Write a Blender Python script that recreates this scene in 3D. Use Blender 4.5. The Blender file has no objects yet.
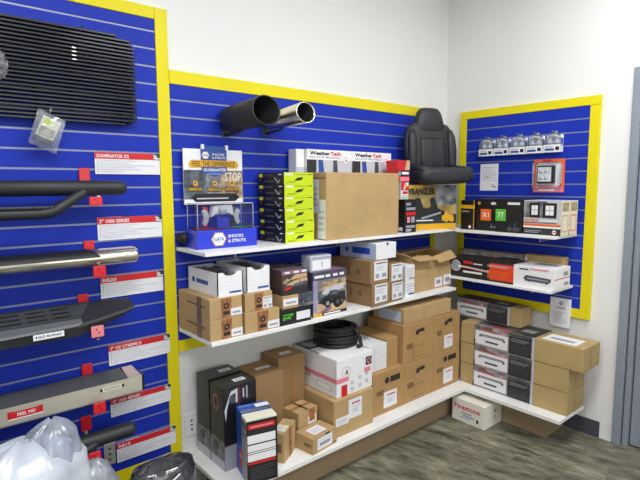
import bpy, bmesh, math, random
from mathutils import Vector, Matrix, noise
random.seed(7)
SC = bpy.context.scene
COL = SC.collection
PI = math.pi

# ------------------------------------------------------------------ materials
def lin(h):
    h = h.lstrip('#')
    out = []
    for i in (0, 2, 4):
        c = int(h[i:i+2], 16) / 255
        out.append(c/12.92 if c <= .04045 else ((c+.055)/1.055)**2.4)
    return (*out, 1)
MATS = {}
def mat(name, hexc, rough=.6, metal=0, var=0, scale=8, bump=0, bscale=60, stretch=(1, 1, 1), coat=0, spec=.5, hex2=None):
    if name in MATS: return MATS[name]
    m = bpy.data.materials.new(name); m.use_nodes = True
    nt = m.node_tree; N = nt.nodes; L = nt.links
    b = N['Principled BSDF']
    b.inputs['Base Color'].default_value = lin(hexc)
    b.inputs['Roughness'].default_value = rough
    b.inputs['Metallic'].default_value = metal
    b.inputs['Specular IOR Level'].default_value = spec
    if coat: b.inputs['Coat Weight'].default_value = coat; b.inputs['Coat Roughness'].default_value = .12
    if var or bump or hex2:
        tc = N.new('ShaderNodeTexCoord'); mp = N.new('ShaderNodeMapping')
        mp.inputs['Scale'].default_value = stretch
        L.new(tc.outputs['Object'], mp.inputs['Vector'])
        if var or hex2:
            n = N.new('ShaderNodeTexNoise'); n.inputs['Scale'].default_value = scale
            n.inputs['Detail'].default_value = 5; n.inputs['Roughness'].default_value = .6
            L.new(mp.outputs[0], n.inputs['Vector'])
            r = N.new('ShaderNodeValToRGB')
            c = lin(hexc)
            c0 = tuple(max(0, x*(1-var)) for x in c[:3]); c1 = tuple(min(1, x*(1+var)) for x in c[:3])
            r.color_ramp.elements[0].color = (*c0, 1); r.color_ramp.elements[1].color = lin(hex2) if hex2 else (*c1, 1)
            r.color_ramp.elements[0].position = .35; r.color_ramp.elements[1].position = .66
            L.new(n.outputs['Fac'], r.inputs['Fac']); L.new(r.outputs['Color'], b.inputs['Base Color'])
        if bump:
            n2 = N.new('ShaderNodeTexNoise'); n2.inputs['Scale'].default_value = bscale; n2.inputs['Detail'].default_value = 4
            L.new(mp.outputs[0], n2.inputs['Vector'])
            bp = N.new('ShaderNodeBump'); bp.inputs['Strength'].default_value = bump; bp.inputs['Distance'].default_value = .004
            L.new(n2.outputs['Fac'], bp.inputs['Height']); L.new(bp.outputs['Normal'], b.inputs['Normal'])
    MATS[name] = m
    return m
def clear(name, tint='#ffffff', refl=.08, haze=.0, hazec='#dfe4ea', ior=1.45):
    if name in MATS: return MATS[name]
    m = bpy.data.materials.new(name); m.use_nodes = True
    nt = m.node_tree; N = nt.nodes; L = nt.links; N.clear()
    o = N.new('ShaderNodeOutputMaterial'); t = N.new('ShaderNodeBsdfTransparent'); t.inputs['Color'].default_value = lin(tint)
    g = N.new('ShaderNodeBsdfGlossy'); g.inputs['Roughness'].default_value = .08
    fr = N.new('ShaderNodeFresnel'); fr.inputs['IOR'].default_value = ior
    ad = N.new('ShaderNodeMath'); ad.operation = 'ADD'; ad.inputs[1].default_value = refl - .03; ad.use_clamp = True
    L.new(fr.outputs[0], ad.inputs[0])
    mx = N.new('ShaderNodeMixShader'); L.new(ad.outputs[0], mx.inputs[0]); L.new(t.outputs[0], mx.inputs[1]); L.new(g.outputs[0], mx.inputs[2])
    out = mx
    if haze:
        d = N.new('ShaderNodeBsdfPrincipled'); d.inputs['Base Color'].default_value = lin(hazec); d.inputs['Roughness'].default_value = .3
        m2 = N.new('ShaderNodeMixShader'); L.new(mx.outputs[0], m2.inputs[1]); L.new(d.outputs[0], m2.inputs[2])
        tc = N.new('ShaderNodeTexCoord'); n = N.new('ShaderNodeTexNoise'); n.inputs['Scale'].default_value = 9; n.inputs['Detail'].default_value = 3
        L.new(tc.outputs['Object'], n.inputs['Vector'])
        mr = N.new('ShaderNodeMapRange'); mr.inputs[1].default_value = .3; mr.inputs[2].default_value = .7
        mr.inputs[3].default_value = max(0, haze-.2); mr.inputs[4].default_value = min(1, haze+.2)
        L.new(n.outputs['Fac'], mr.inputs[0]); L.new(mr.outputs[0], m2.inputs[0])
        out = m2
    L.new(out.outputs[0], o.inputs[0])
    MATS[name] = m
    return m

WALL = mat('wall_paint', '#e9e9e7', .7, var=.012, scale=2, bump=.05, bscale=150)
YEL = mat('yellow_laminate', '#e6d714', .45, var=.02, scale=4, spec=.3)
BLUE = mat('blue_laminate', '#1932ac', .5, var=.06, scale=3, spec=.22)
ALU = mat('aluminium_insert', '#8f95b0', .4, metal=.3)
SHELF = mat('white_melamine', '#eeeeec', .4, var=.01, scale=6)
CARD = mat('cardboard', '#b99a6b', .8, var=.07, scale=7, bump=.08, bscale=120)
CARD2 = mat('cardboard_warm', '#b08a58', .8, var=.08, scale=6, bump=.08, bscale=120)
CARD3 = mat('cardboard_pale', '#b39a68', .8, var=.06, scale=6, bump=.08, bscale=120)
CARDB = mat('cardboard_brown', '#967650', .85, var=.08, scale=6, bump=.08, bscale=120)
TAPE = mat('brown_tape', '#a0703f', .3, coat=.3)
TAPED = mat('dark_tape', '#7d634a', .35, coat=.2)
STAIN = mat('rust_print', '#8a4526', .7, hex2='#b07f50', scale=25, var=.05)
SEAM = mat('seam_brown', '#6d5231', .9)  # dark brown of carton flap seams and one tape strip
PRINT = mat('black_ink', '#2b2521', .7)
PRINTF = mat('faded_ink', '#7c603c', .8)
WHITE = mat('white_print', '#eeeef0', .5)
PAPER = mat('paper', '#e9e9ee', .6)
PAPERW = mat('warm_paper', '#e6e0cc', .6, var=.03, scale=10)
GREYP = mat('grey_print', '#9a9ca6', .6)
GREYL = mat('light_grey_print', '#c4c6cf', .6)
GREYD = mat('dark_grey_print', '#4b4b50', .5)
RED = mat('red_print', '#cf1f26', .45, coat=.1)
REDB = mat('red_plastic', '#d81b25', .35, coat=.3)
PINK = mat('pink_print_lit_red', '#e88a93', .35, coat=.3)  # pink print; also one red hook tag painted as flash-lit
PINKT = mat('pink_tape', '#e58a97', .4, coat=.2)
BLACKP = mat('black_print', '#17171a', .4, coat=.15)
BLACKG = mat('charcoal_print', '#2a2b2d', .4, var=.25, scale=12, coat=.15)
LIME = mat('lime_print', '#c8dc14', .45, coat=.1)
ORANGE = mat('orange_print', '#ee6a20', .45)
GREEN = mat('green_print', '#5cc23a', .45)
YELP = mat('amber_print', '#e0a91e', .45)
BLUEP = mat('blue_print', '#2a4f9e', .45, coat=.1)
BLUEB = mat('display_blue', '#2036c8', .35, coat=.3)
BLUEL = mat('pale_blue_print', '#8fa6d8', .5)
SKIN = mat('tan_print', '#cdb088', .5, var=.15, scale=30)
PURP = mat('mauve_print', '#8a6486', .5, var=.15, scale=15)
SLATE = mat('slate_print', '#4a4a5e', .5, var=.15, scale=15)
PHOTO = mat('photo_print', '#7a6350', .45, hex2='#c9b38c', scale=22, var=.35)
PHOTOG = mat('grey_photo_print', '#4f5257', .45, hex2='#a5a7aa', scale=14, var=.3)
PHOTOD = mat('dark_photo_print', '#2d2f36', .45, hex2='#6b7682', scale=18, var=.3)
BLK = mat('black_powder_coat', '#26272a', .5, bump=.06, bscale=400)
BLKR = mat('black_rubber', '#161719', .55, bump=.1, bscale=200)
BLKM = mat('black_gloss_metal', '#0f1012', .28, metal=.0, coat=.4)
DGREY = mat('dark_grey_plate', '#3d3f43', .5, var=.1, scale=20)
CHROME = mat('chrome', '#e9e3d2', .24, metal=1)
SATIN = mat('satin_silver', '#d3cfbf', .38, metal=.55, var=.07, scale=5, stretch=(.6, 1, 3))
STEEL = mat('brushed_steel', '#d2cebf', .22, metal=.9, var=.06, scale=6, stretch=(.3, 1, 6))
IRON = mat('cast_iron', '#8c8c90', .4, metal=.7, var=.15, scale=30)
LEATH = mat('dark_vinyl', '#27282c', .5, var=.06, scale=30, bump=.25, bscale=260)
LEATHD = mat('vinyl_seam', '#232427', .6)
DOORM = mat('blue_grey_paint', '#8b939e', .4, var=.08, scale=3, stretch=(2, 2, .4))
DOORD = mat('door_gap', '#4c5364', .6)
BASEM = mat('vinyl_base', '#4a4954', .5, var=.05, scale=5)
PLINTH = mat('plinth_board', '#9c876a', .7, var=.06, scale=5)
ACRYL = clear('clear_acrylic', '#f8fafd', .06, ior=1.25)
THIN = clear('thin_clear_shell', '#fbfcfe', .05, ior=1.15)
FILM = clear('clear_film', '#f4f7fa', .1, .1, ior=1.3)
FILMD = clear('smoky_film', '#d9dde2', .14, .2, '#6a6e74')
BAGM = clear('white_poly', '#f1f4fa', .08, .76, '#ccd3df')
BAGT = clear('thin_white_poly', '#e9eef6', .05, .5, '#c3cbd9')

# ------------------------------------------------------------------ mesh builder
TXT = {}
def text_mesh(s, bold):
    k = (s, bold)
    if k not in TXT:
        cu = bpy.data.curves.new('lettering', 'FONT'); cu.body = s; cu.resolution_u = 2
        cu.offset = bold
        ob = bpy.data.objects.new('lettering', cu); COL.objects.link(ob)
        dg = bpy.context.evaluated_depsgraph_get()
        me = bpy.data.meshes.new_from_object(ob.evaluated_get(dg))
        vs = [(v.co.x, v.co.y) for v in me.vertices]; fs = [tuple(p.vertices) for p in me.polygons]
        bpy.data.objects.remove(ob); bpy.data.curves.remove(cu); bpy.data.meshes.remove(me)
        x0 = min(v[0] for v in vs); x1 = max(v[0] for v in vs); y0 = min(v[1] for v in vs); y1 = max(v[1] for v in vs)
        TXT[k] = ([((x-x0)/(x1-x0), (y-y0)/(y1-y0)) for x, y in vs], fs)
    return TXT[k]

class MB:
    def __init__(s): s.v = []; s.f = []; s.m = []; s.mats = []; s.sm = []
    def slot(s, m):
        if m not in s.mats: s.mats.append(m)
        return s.mats.index(m)
    def add(s, vs, fs, m, M=None, smooth=False):
        k = len(s.v); i = s.slot(m)
        for v in vs:
            v = Vector(v); s.v.append(tuple(M @ v if M else v))
        for f in fs: s.f.append(tuple(k+q for q in f)); s.m.append(i); s.sm.append(smooth)
        return s
    def box(s, x0, x1, y0, y1, z0, z1, m, bev=0, seg=2, M=None, smooth=False):
        if not bev:
            vs = [(x, y, z) for z in (z0, z1) for y in (y0, y1) for x in (x0, x1)]
            fs = [(0, 2, 3, 1), (4, 5, 7, 6), (0, 1, 5, 4), (2, 6, 7, 3), (0, 4, 6, 2), (1, 3, 7, 5)]
            return s.add(vs, fs, m, M)
        bm = bmesh.new(); bmesh.ops.create_cube(bm, size=1)
        for v in bm.verts: v.co = ((x0+x1)/2+v.co.x*(x1-x0), (y0+y1)/2+v.co.y*(y1-y0), (z0+z1)/2+v.co.z*(z1-z0))
        bmesh.ops.bevel(bm, geom=bm.edges[:], offset=bev, segments=seg, profile=.5, affect='EDGES')
        s.bm(bm, m, M, smooth); return s
    def bm(s, bm, m, M=None, smooth=False):
        bm.verts.index_update()
        s.add([v.co[:] for v in bm.verts], [tuple(v.index for v in f.verts) for f in bm.faces], m, M, smooth); bm.free()
    def tube(s, path, r, m, seg=14, cap=True, closed=False, sy=1.0, M=None):
        P = [Vector(p) for p in path]; n = len(P); vs = []; fs = []
        R = r if isinstance(r, (list, tuple)) else [r]*n
        up = None
        for i, p in enumerate(P):
            if closed: t = P[(i+1) % n]-P[i-1]
            else: t = P[min(i+1, n-1)]-P[max(i-1, 0)]
            t.normalize()
            if up is None:
                up = Vector((0, 0, 1)) if abs(t.z) < .9 else Vector((0, 1, 0))
            a = up-t*up.dot(t); a.normalize(); up = a; b = t.cross(a)
            for k in range(seg):
                q = 2*PI*k/seg
                vs.append(p+a*(math.cos(q)*R[i]*sy)+b*(math.sin(q)*R[i]))
        for i in range(n if closed else n-1):
            j = (i+1) % n
            for k in range(seg):
                l = (k+1) % seg; fs.append((i*seg+k, i*seg+l, j*seg+l, j*seg+k))
        s.add(vs, fs, m, M, True)
        if cap and not closed:
            s.add(vs[:seg], [tuple(reversed(range(seg)))], m, M); s.add(vs[-seg:], [tuple(range(seg))], m, M)
        return s
    def lathe(s, prof, m, seg=28, M=None, closed=False):
        vs = []; fs = []; n = len(prof)
        for r, z in prof:
            for k in range(seg): q = 2*PI*k/seg; vs.append((r*math.cos(q), r*math.sin(q), z))
        for i in range(n if closed else n-1):
            j = (i+1) % n
            for k in range(seg): l = (k+1) % seg; fs.append((i*seg+k, i*seg+l, j*seg+l, j*seg+k))
        return s.add(vs, fs, m, M, True)
    def prism(s, pts, y0, y1, m, M=None):
        """outline pts in xz, extruded along y"""
        n = len(pts); vs = [(x, y0, z) for x, z in pts]+[(x, y1, z) for x, z in pts]
        fs = [tuple(range(n)), tuple(reversed(range(n, 2*n)))]+[(i, n+i, n+(i+1) % n, (i+1) % n) for i in range(n)]
        return s.add(vs, fs, m, M)
    def build(s, name, parent=None, loc=None, rot=0):
        me = bpy.data.meshes.new(name); me.from_pydata(s.v, [], s.f)
        for m in s.mats: me.materials.append(m)
        me.polygons.foreach_set('material_index', s.m); me.polygons.foreach_set('use_smooth', s.sm)
        bm = bmesh.new(); bm.from_mesh(me)
        bmesh.ops.remove_doubles(bm, verts=bm.verts, dist=1e-6)
        bm.to_mesh(me); bm.free(); me.update()
        o = bpy.data.objects.new(name, me); COL.objects.link(o)
        if parent: o.parent = parent
        if loc: o.location = loc
        if rot: o.rotation_euler = (0, 0, rot)
        return o

class Face:
    """a flat face of something: O origin, U right, V up, in metres; prints use fractions"""
    def __init__(s, mb, O, U, V, w, h):
        s.mb = mb; s.O = Vector(O); s.U = Vector(U); s.V = Vector(V); s.N = s.U.cross(s.V); s.w = w; s.h = h; s.k = 1
    def p(s, a, b, l=0): return s.O+s.U*(a*s.w)+s.V*(b*s.h)+s.N*l
    def lift(s): s.k += 1; return .0005+.00012*s.k
    def rect(s, a0, b0, a1, b1, m):
        l = s.lift(); s.mb.add([s.p(a0, b0, l), s.p(a1, b0, l), s.p(a1, b1, l), s.p(a0, b1, l)], [(0, 1, 2, 3)], m); return s
    def poly(s, pts, m):
        l = s.lift(); s.mb.add([s.p(a, b, l) for a, b in pts], [tuple(range(len(pts)))], m); return s
    def disc(s, a, b, r, m, n=20, ry=None):
        """r as a fraction of the height"""
        return s.poly([(a+math.cos(2*PI*i/n)*r*s.h/s.w, b+math.sin(2*PI*i/n)*(ry or r)) for i in range(n)], m)
    def text(s, a0, b0, a1, b1, t, m, bold=.012, slant=0):
        vs, fs = text_mesh(t, bold); l = s.lift()
        s.mb.add([s.p(a0+(a1-a0)*x+slant*(b1-b0)*y, b0+(b1-b0)*y, l) for x, y in vs], fs, m); return s
    def lines(s, a0, b0, a1, b1, n, m, fill=.45, seed=0):
        rr = random.Random(seed); st = (b1-b0)/n
        for i in range(n):
            e = a1 if rr.random() < .6 else a0+(a1-a0)*rr.uniform(.5, .95)
            s.rect(a0, b0+st*i, e, b0+st*(i+fill), m)
        return s

def faces(mb, w, d, h):
    return dict(front=Face(mb, (-w/2, -d/2, 0), (1, 0, 0), (0, 0, 1), w, h),
                left=Face(mb, (-w/2, d/2, 0), (0, -1, 0), (0, 0, 1), d, h),
                right=Face(mb, (w/2, -d/2, 0), (0, 1, 0), (0, 0, 1), d, h),
                top=Face(mb, (-w/2, -d/2, h), (1, 0, 0), (0, 1, 0), w, d))

def tag(o, label, cat, group=None):
    o['label'] = label; o['category'] = cat
    if group: o['group'] = group
    return o
def empty(name, loc=(0, 0, 0), rz=0):
    o = bpy.data.objects.new(name, None); COL.objects.link(o); o.location = loc; o.rotation_euler = (0, 0, rz)
    o.empty_display_size = .05
    return o
def struct(o): o['kind'] = 'structure'; return o

class Box:
    """a carton: FL = its front-left bottom corner seen from its front, yaw in degrees"""
    def __init__(s, name, FL, yaw, w, d, h, m=CARD, bev=.003, body='carton', seam=True, shell=True):
        s.name = name; s.w, s.d, s.h = w, d, h; s.rz = math.radians(yaw); s.m = m; s.body = body
        c, sn = math.cos(s.rz), math.sin(s.rz)
        s.loc = (FL[0]+c*w/2-sn*d/2, FL[1]+sn*w/2+c*d/2, FL[2])
        s.mb = MB(); s.kids = []
        if shell: s.mb.box(-w/2, w/2, -d/2, d/2, 0, h, m, bev)
        f = faces(s.mb, w, d, h); s.front, s.left, s.right, s.top = f['front'], f['left'], f['right'], f['top']
        if seam and shell:
            if w >= d: s.top.rect(.01, .497, .99, .503, SEAM)
            else: s.top.rect(.497, .01, .503, .99, SEAM)
    def part(s, name, mb=None):
        mb = mb or MB(); s.kids.append((name, mb)); return mb
    def pface(s, name, side):
        """a part lying on one side; returns its Face"""
        mb = s.part(name); f = faces(mb, s.w, s.d, s.h)[side]; f.k = 8; return f
    def sticker(s, side, a0, b0, a1, b1, style=0, name='shipping_label', paper=None, seed=1):
        f = s.pface(name, side); P = f.p; l = .0008
        q = [(a0, b0), (a1, b0), (a1, b1), (a0, b1)]
        f.mb.add([P(a, b, .0002) for a, b in q]+[P(a, b, l) for a, b in q], [(4, 5, 6, 7), (0, 1, 5, 4), (1, 2, 6, 5), (2, 3, 7, 6), (3, 0, 4, 7)], paper or PAPER)
        w, h = a1-a0, b1-b0; f.k = 6
        X = lambda u: a0+w*u
        Y = lambda u: b0+h*u
        if style == 1:   # big address label: header bar, two code blocks
            f.rect(X(.1), Y(.86), X(.92), Y(.92), GREYD); f.lines(X(.12), Y(.5), X(.7), Y(.78), 4, GREYL, seed=seed)
            f.rect(X(.1), Y(.12), X(.36), Y(.34), GREYP); f.rect(X(.58), Y(.12), X(.9), Y(.34), GREYP)
        elif style == 2: # small label: one dark line
            f.rect(X(.15), Y(.3), X(.85), Y(.55), GREYP)
        elif style == 3: # red heading
            f.disc(X(.3), Y(.78), .06*h, RED); f.rect(X(.4), Y(.74), X(.85), Y(.82), RED); f.rect(0*a0+X(.06), Y(.6), X(.94), Y(.615), GREYL)
            f.lines(X(.3), Y(.3), X(.7), Y(.52), 3, GREYL, seed=seed)
        elif style == 4: # plain with fine lines
            f.lines(X(.12), Y(.2), X(.85), Y(.8), 4, GREYL, seed=seed)
        elif style == 5: # barcode block
            for i in range(9): f.rect(X(.2+.06*i), Y(.3), X(.2+.06*i+.03), Y(.72), GREYD)
        return s
    def tape(s, side, a0, b0, a1, b1, m=None, name='packing_tape'):
        f = s.pface(name, side); f.rect(a0, b0, a1, b1, m or TAPE); return s
    def done(s, label, cat='box', group=None):
        if not s.kids:
            return tag(s.mb.build(s.name, None, s.loc, s.rz), label, cat, group)
        r = empty(s.name, s.loc, s.rz); s.mb.build(s.body, r)
        for n, mb in s.kids: mb.build(n, r)
        return tag(r, label, cat, group)

# ------------------------------------------------------------------ the room
XW, YB, ZC = -4.6, -5.2, 3.05
def slab(name, x0, x1, y0, y1, z0, z1, m):
    return struct(MB().box(x0, x1, y0, y1, z0, z1, m).build(name))
def floor_material():
    m = bpy.data.materials.new('weathered_plank_vinyl'); m.use_nodes = True
    nt = m.node_tree; N = nt.nodes; L = nt.links; b = N['Principled BSDF']
    tc = N.new('ShaderNodeTexCoord')
    rot = N.new('ShaderNodeMapping'); rot.inputs['Rotation'].default_value = (0, 0, math.radians(76))
    L.new(tc.outputs['Object'], rot.inputs[0])
    br = N.new('ShaderNodeTexBrick'); br.inputs['Scale'].default_value = 1; br.inputs['Brick Width'].default_value = 1.2
    br.inputs['Row Height'].default_value = .15; br.inputs['Mortar Size'].default_value = .0012; br.offset = .37
    br.inputs['Color1'].default_value = (.0, .0, .0, 1); br.inputs['Color2'].default_value = (1, 1, 1, 1); br.inputs['Mortar'].default_value = (.3, .3, .3, 1)
    L.new(rot.outputs[0], br.inputs[0])
    st = N.new('ShaderNodeMapping'); st.inputs['Scale'].default_value = (4.2, 12, 1)
    L.new(rot.outputs[0], st.inputs[0])
    ofs = N.new('ShaderNodeVectorMath'); ofs.operation = 'MULTIPLY_ADD'; ofs.inputs[1].default_value = (3.7, 2.1, 1)
    L.new(br.outputs['Color'], ofs.inputs[0]); L.new(st.outputs[0], ofs.inputs[2])
    n1 = N.new('ShaderNodeTexNoise'); n1.inputs['Scale'].default_value = 1.5; n1.inputs['Detail'].default_value = 9; n1.inputs['Roughness'].default_value = .68
    n1.inputs['Distortion'].default_value = .25
    L.new(ofs.outputs[0], n1.inputs['Vector'])
    cr = N.new('ShaderNodeValToRGB'); e = cr.color_ramp.elements
    e[0].position = .34; e[0].color = lin('#403f34'); e[1].position = .70; e[1].color = lin('#a3a08b')
    k = e.new(.44); k.color = lin('#676656'); k = e.new(.56); k.color = lin('#827f6d')
    L.new(n1.outputs['Fac'], cr.inputs[0])
    mx = N.new('ShaderNodeMix'); mx.data_type = 'RGBA'; mx.blend_type = 'MULTIPLY'; mx.inputs[0].default_value = .22
    L.new(cr.outputs[0], mx.inputs[6]); L.new(br.outputs['Color'], mx.inputs[7])
    L.new(mx.outputs[2], b.inputs['Base Color'])
    rr = N.new('ShaderNodeMapRange'); rr.inputs[3].default_value = .35; rr.inputs[4].default_value = .6
    L.new(n1.outputs['Fac'], rr.inputs[0]); L.new(rr.outputs[0], b.inputs['Roughness'])
    bp = N.new('ShaderNodeBump'); bp.inputs['Strength'].default_value = .15; bp.inputs['Distance'].default_value = .003
    L.new(n1.outputs['Fac'], bp.inputs['Height']); L.new(bp.outputs[0], b.inputs['Normal'])
    return m
slab('floor', XW, .2, YB, .1, -.1, 0, floor_material())
CEIL = mat('ceiling_tile', '#e6e6e2', .9, bump=.1, bscale=200)
slab('ceiling', XW, .2, YB, .1, ZC, ZC+.1, CEIL)
slab('wall_left', XW-.1, 0, 0, .1, 0, ZC, WALL)
DY0, DY1, DH = -1.265, -2.18, 2.1
wr = MB(); wr.box(0, .12, DY0+.004, 0.1, 0, ZC, WALL); wr.box(0, .12, YB, DY1-.004, 0, ZC, WALL); wr.box(0, .12, DY1-.004, DY0+.004, DH+.004, ZC, WALL)
struct(wr.build('wall_right'))
slab('wall_back', XW, .1, YB-.1, YB, 0, ZC, WALL)
slab('wall_far_left', XW-.1, XW, YB, 0, 0, ZC, WALL)
bb = MB(); bb.box(-.008, -.0005, -1.151, -.02, 0.0005, .1, BASEM, .002); struct(bb.build('baseboard_right'))
# steel door and its frame
tr = MB()
for y0, y1, z0, z1 in ((DY0, -1.222, 0.0005, DH+.045), (DY1-.043, DY1, 0.0005, DH+.045)):
    tr.box(-.016, -.0008, y0, y1, z0, z1, DOORM, .003)
tr.box(-.016, -.0008, DY1, DY0, DH, DH+.045, DOORM, .003)
for y0, y1 in ((DY0-.034, DY0-.006), (DY1+.006, DY1+.034)): tr.box(.008, .06, y0, y1, 0.0005, DH, DOORM, .002)
tr.box(.012, .1, DY0-.008, DY0, 0.0005, DH, DOORD); tr.box(.012, .1, DY1, DY1+.008, 0.0005, DH, DOORD)
tr.box(.008, .06, DY1+.034, DY0-.034, DH-.03, DH, DOORM)
struct(tr.build('trim_1'))
dr = empty('door_1', (.03, (DY0+DY1)/2, .012)); struct(dr)
dw = (DY0-DY1)/2-.04
leaf = MB().box(0, .04, -dw, dw, 0, DH-.045, DOORM, .002).build('door_leaf', dr)
h = MB(); h.tube([(-.0, -dw+.07, .98), (-.05, -dw+.07, .98), (-.055, -dw+.09, .98), (-.055, -dw+.19, .98)], .01, STEEL); h.lathe([(0, .012), (.03, .01), (.032, 0)], STEEL, 24, Matrix.Translation((0, -dw+.07, .98)) @ Matrix.Rotation(-PI/2, 4, 'Y')); h.build('door_handle', leaf)
# power outlet
o = empty('wall_outlet', (-2.074, 0, .268)); f = MB(); f.box(-.034, .034, -.006, -.0006, 0, .12, WHITE, .003); f.build('cover_plate', o)
f = MB(); ff = Face(f, (-.034, -.0065, 0), (1, 0, 0), (0, 0, 1), .068, .12)
for b in (.28, .47, .66): ff.disc(.55, b, .045, BLACKP); 
f.build('socket', o); tag(o, 'white power outlet on the wall under the left end of the shelves', 'outlet')

# ------------------------------------------------------------------ slatwalls
def slatwall(label, loc, rz, L, z0, z1, zg, trims):
    """front faces -y locally; x from 0 to L, thickness 20 mm"""
    r = empty('slatwall_panel', loc, rz); m = MB()
    m.box(0, L, -.010, -.0006, z0, z1, BLUE)
    zs = sorted([z for z in zg if z0+.01 < z < z1-.01]); e = .0042; lo = z0
    for z in zs+[None]:
        hi = z1 if z is None else z-e
        m.box(0, L, -.02, -.010, lo, hi, BLUE)
        if z is not None:
            m.box(0, L, -.0175, -.010, z-e, z+e, ALU); lo = z+e
    m.build('slat_board', r)
    for t in trims: MB().box(t[0], t[1], -.0235, -.0006, t[2], t[3], YEL, .0015).build('edge_trim', r)
    return tag(r, label, 'slatwall panel', 'blue slatwall panels with yellow edging')
S = .0762
slatwall('large blue slatwall panel at left hung with side steps and red signs', (-3.6, 0, 0), 0, 1.409, .23, 2.248,
         [2.196-S*i for i in range(27)], [(1.410, 1.467, .175, 2.30), (-.06, 1.409, 2.249, 2.30), (-.06, 1.409, .175, .229)])
slatwall('blue slatwall panel behind the long white shelves and two exhaust tips', (-2.131, 0, 0), 0, 1.94, .775, 1.979,
         [1.9095-S*i for i in range(17)], [(0.0, 1.995, 1.980, 2.042), (0.0, 1.995, .718, .774), (1.941, 1.995, .775, 1.979)])
slatwall('blue slatwall panel on the right wall beside the door', (0, -.19, 0), -PI/2, .819, .766, 1.969,
         [1.897-S*i for i in range(17)], [(-.053, .876, 1.970, 2.022), (-.053, .876, .709, .765), (-.053, -.001, .766, 1.969), (.820, .876, .766, 1.969)])

# ------------------------------------------------------------------ shelves
G = 'white slatwall shelves'
def shelf(label, x0, x1, y0, y1, z, th=.016):
    r = empty('white_shelf', ((x0+x1)/2, (y0+y1)/2, z)); w, d = (x1-x0)/2, (y1-y0)/2
    MB().box(-w, w, -d, d, -th, 0, SHELF, .0015).build('shelf_board', r)
    return r, w, d
def bracket(r, x, y, dx, dy, th):
    m = MB()
    if dy: m.prism([(x-.002, 0), (x+.002, 0), (x+.002, -.03), (x-.002, -.03)], y, y+dy, STEEL, Matrix.Translation((0, 0, -th-.0006)))
    else: m.box(min(x, x+dx), max(x, x+dx), y-.002, y+.002, -th-.0306, -th-.0006, STEEL)
    m.build('bracket', r)
z1, z1r, z2, z2r, z3 = 1.228, 1.222, .84, .908, .2
r, w, d = shelf('', -2.128, -.026, -.315, -.0245, z1)
for x in (-.85, -.2, .52): bracket(r, x, d-.2, 0, .203, .016)
tag(r, 'long upper white shelf holding the blue display case and car seat', 'shelf', G)
r, w, d = shelf('', -.315, -.0245, -.972, -.318, z1r)
for y in (-.2, .2): bracket(r, w-.2, y, .203, 0, .016)
tag(r, 'upper white shelf on the right wall under the black lamp boxes', 'shelf', G)
r, w, d = shelf('', -2.128, -.335, -.35, -.0245, z2, .018)
for x in (-.72, -.1, .6): bracket(r, x, d-.2, 0, .203, .018)
tag(r, 'long middle white shelf holding cardboard boxes and truck pictures', 'shelf', G)
r, w, d = shelf('', -.312, -.0245, -.965, -.25, z2r)
for y in (-.2, .2): bracket(r, w-.2, y, .203, 0, .016)
tag(r, 'lower white shelf on the right wall under one long black and white box', 'shelf', G)
# corner bottom shelf on a plinth
r = empty('corner_shelf', (0, 0, 0)); m = MB()
pts = [(-2.118, -.002), (-2.118, -.468), (-.388, -.468), (-.388, -1.082), (-.07, -1.082), (-.07, -.40), (-.002, -.40), (-.002, -.002)]
n = len(pts); th = .02
m.add([(x, y, z3-th) for x, y in pts]+[(x, y, z3) for x, y in pts], [tuple(reversed(range(n))), tuple(range(n, 2*n))]+[(i, (i+1) % n, n+(i+1) % n, n+i) for i in range(n)], SHELF)
m.build('shelf_board', r)
m = MB(); m.box(-2.09, -.225, -.372, -.352, .001, z3-th-.0005, PLINTH); m.build('plinth', r)
m = MB(); m.box(-.245, -.225, -.94, -.374, .001, z3-th-.0005, PLINTH); m.box(-.2245, -.012, -.94, -.922, .001, z3-th-.0005, PLINTH); m.build('plinth', r)
tag(r, 'low white L-shaped shelf on a brown plinth running around the corner', 'shelf')

# ================================================================== UPPER SHELF
def hexlogo(f, a, b, r, m1, m2, txt, tm):
    k = f.h/f.w
    f.poly([(a+math.cos(PI/3*i)*r*k*1.08, b+math.sin(PI/3*i)*r) for i in range(6)], m1)
    f.poly([(a+math.cos(PI/3*i)*r*k*.93, b+math.sin(PI/3*i)*r*.86) for i in range(6)], m2)
    f.text(a-r*k*.75, b-r*.28, a+r*k*.75, b+r*.28, txt, tm, .02)

# --- blue display case with clear cover
x0, x1, yf, yb, h0, h1 = -2.098, -1.792, -.20, -.055, .085, .205
r = empty('display_case', ((x0+x1)/2, (yf+yb)/2, z1)); w, d = x1-x0, yb-yf
r.rotation_euler = (0, 0, math.radians(-4))
m = MB(); m.box(-w/2, w/2, -d/2, d/2, 0, h0, BLUEB, .002)
f = faces(m, w, d, h0)['front']
hexlogo(f, .35, .5, .42, YELP, WHITE, 'NAPA', BLUEP)
f.text(.5, .55, .76, .72, 'SHOCKS', WHITE, .02); f.text(.5, .28, .8, .46, '& STRUTS', WHITE, .02)
m.build('case_base', r)
m = MB()
e = .012; q = [(-w/2+e, -d/2+e), (w/2-e, -d/2+e), (w/2-e, d/2-e), (-w/2+e, d/2-e)]
vs = [(x, y, h0+.0008) for x, y in q]+[(x, y, h1) for x, y in q]
m.add(vs, [(0, 1, 5, 4), (1, 2, 6, 5), (2, 3, 7, 6), (3, 0, 4, 7), (4, 5, 6, 7)], ACRYL)
for i in range(4):
    a, b = Vector(vs[4+i]), Vector(vs[4+(i+1) % 4]); m.tube([a, b], .0016, GREYL, 6); m.tube([Vector(vs[i]), a], .0014, GREYL, 6)
m.build('clear_cover', r)
m = MB(); f = Face(m, (-w/2+.02, -d/2+.025, h0+.002), (1, 0, 0), (0, 1, 0), w-.04, d-.05)
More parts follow.
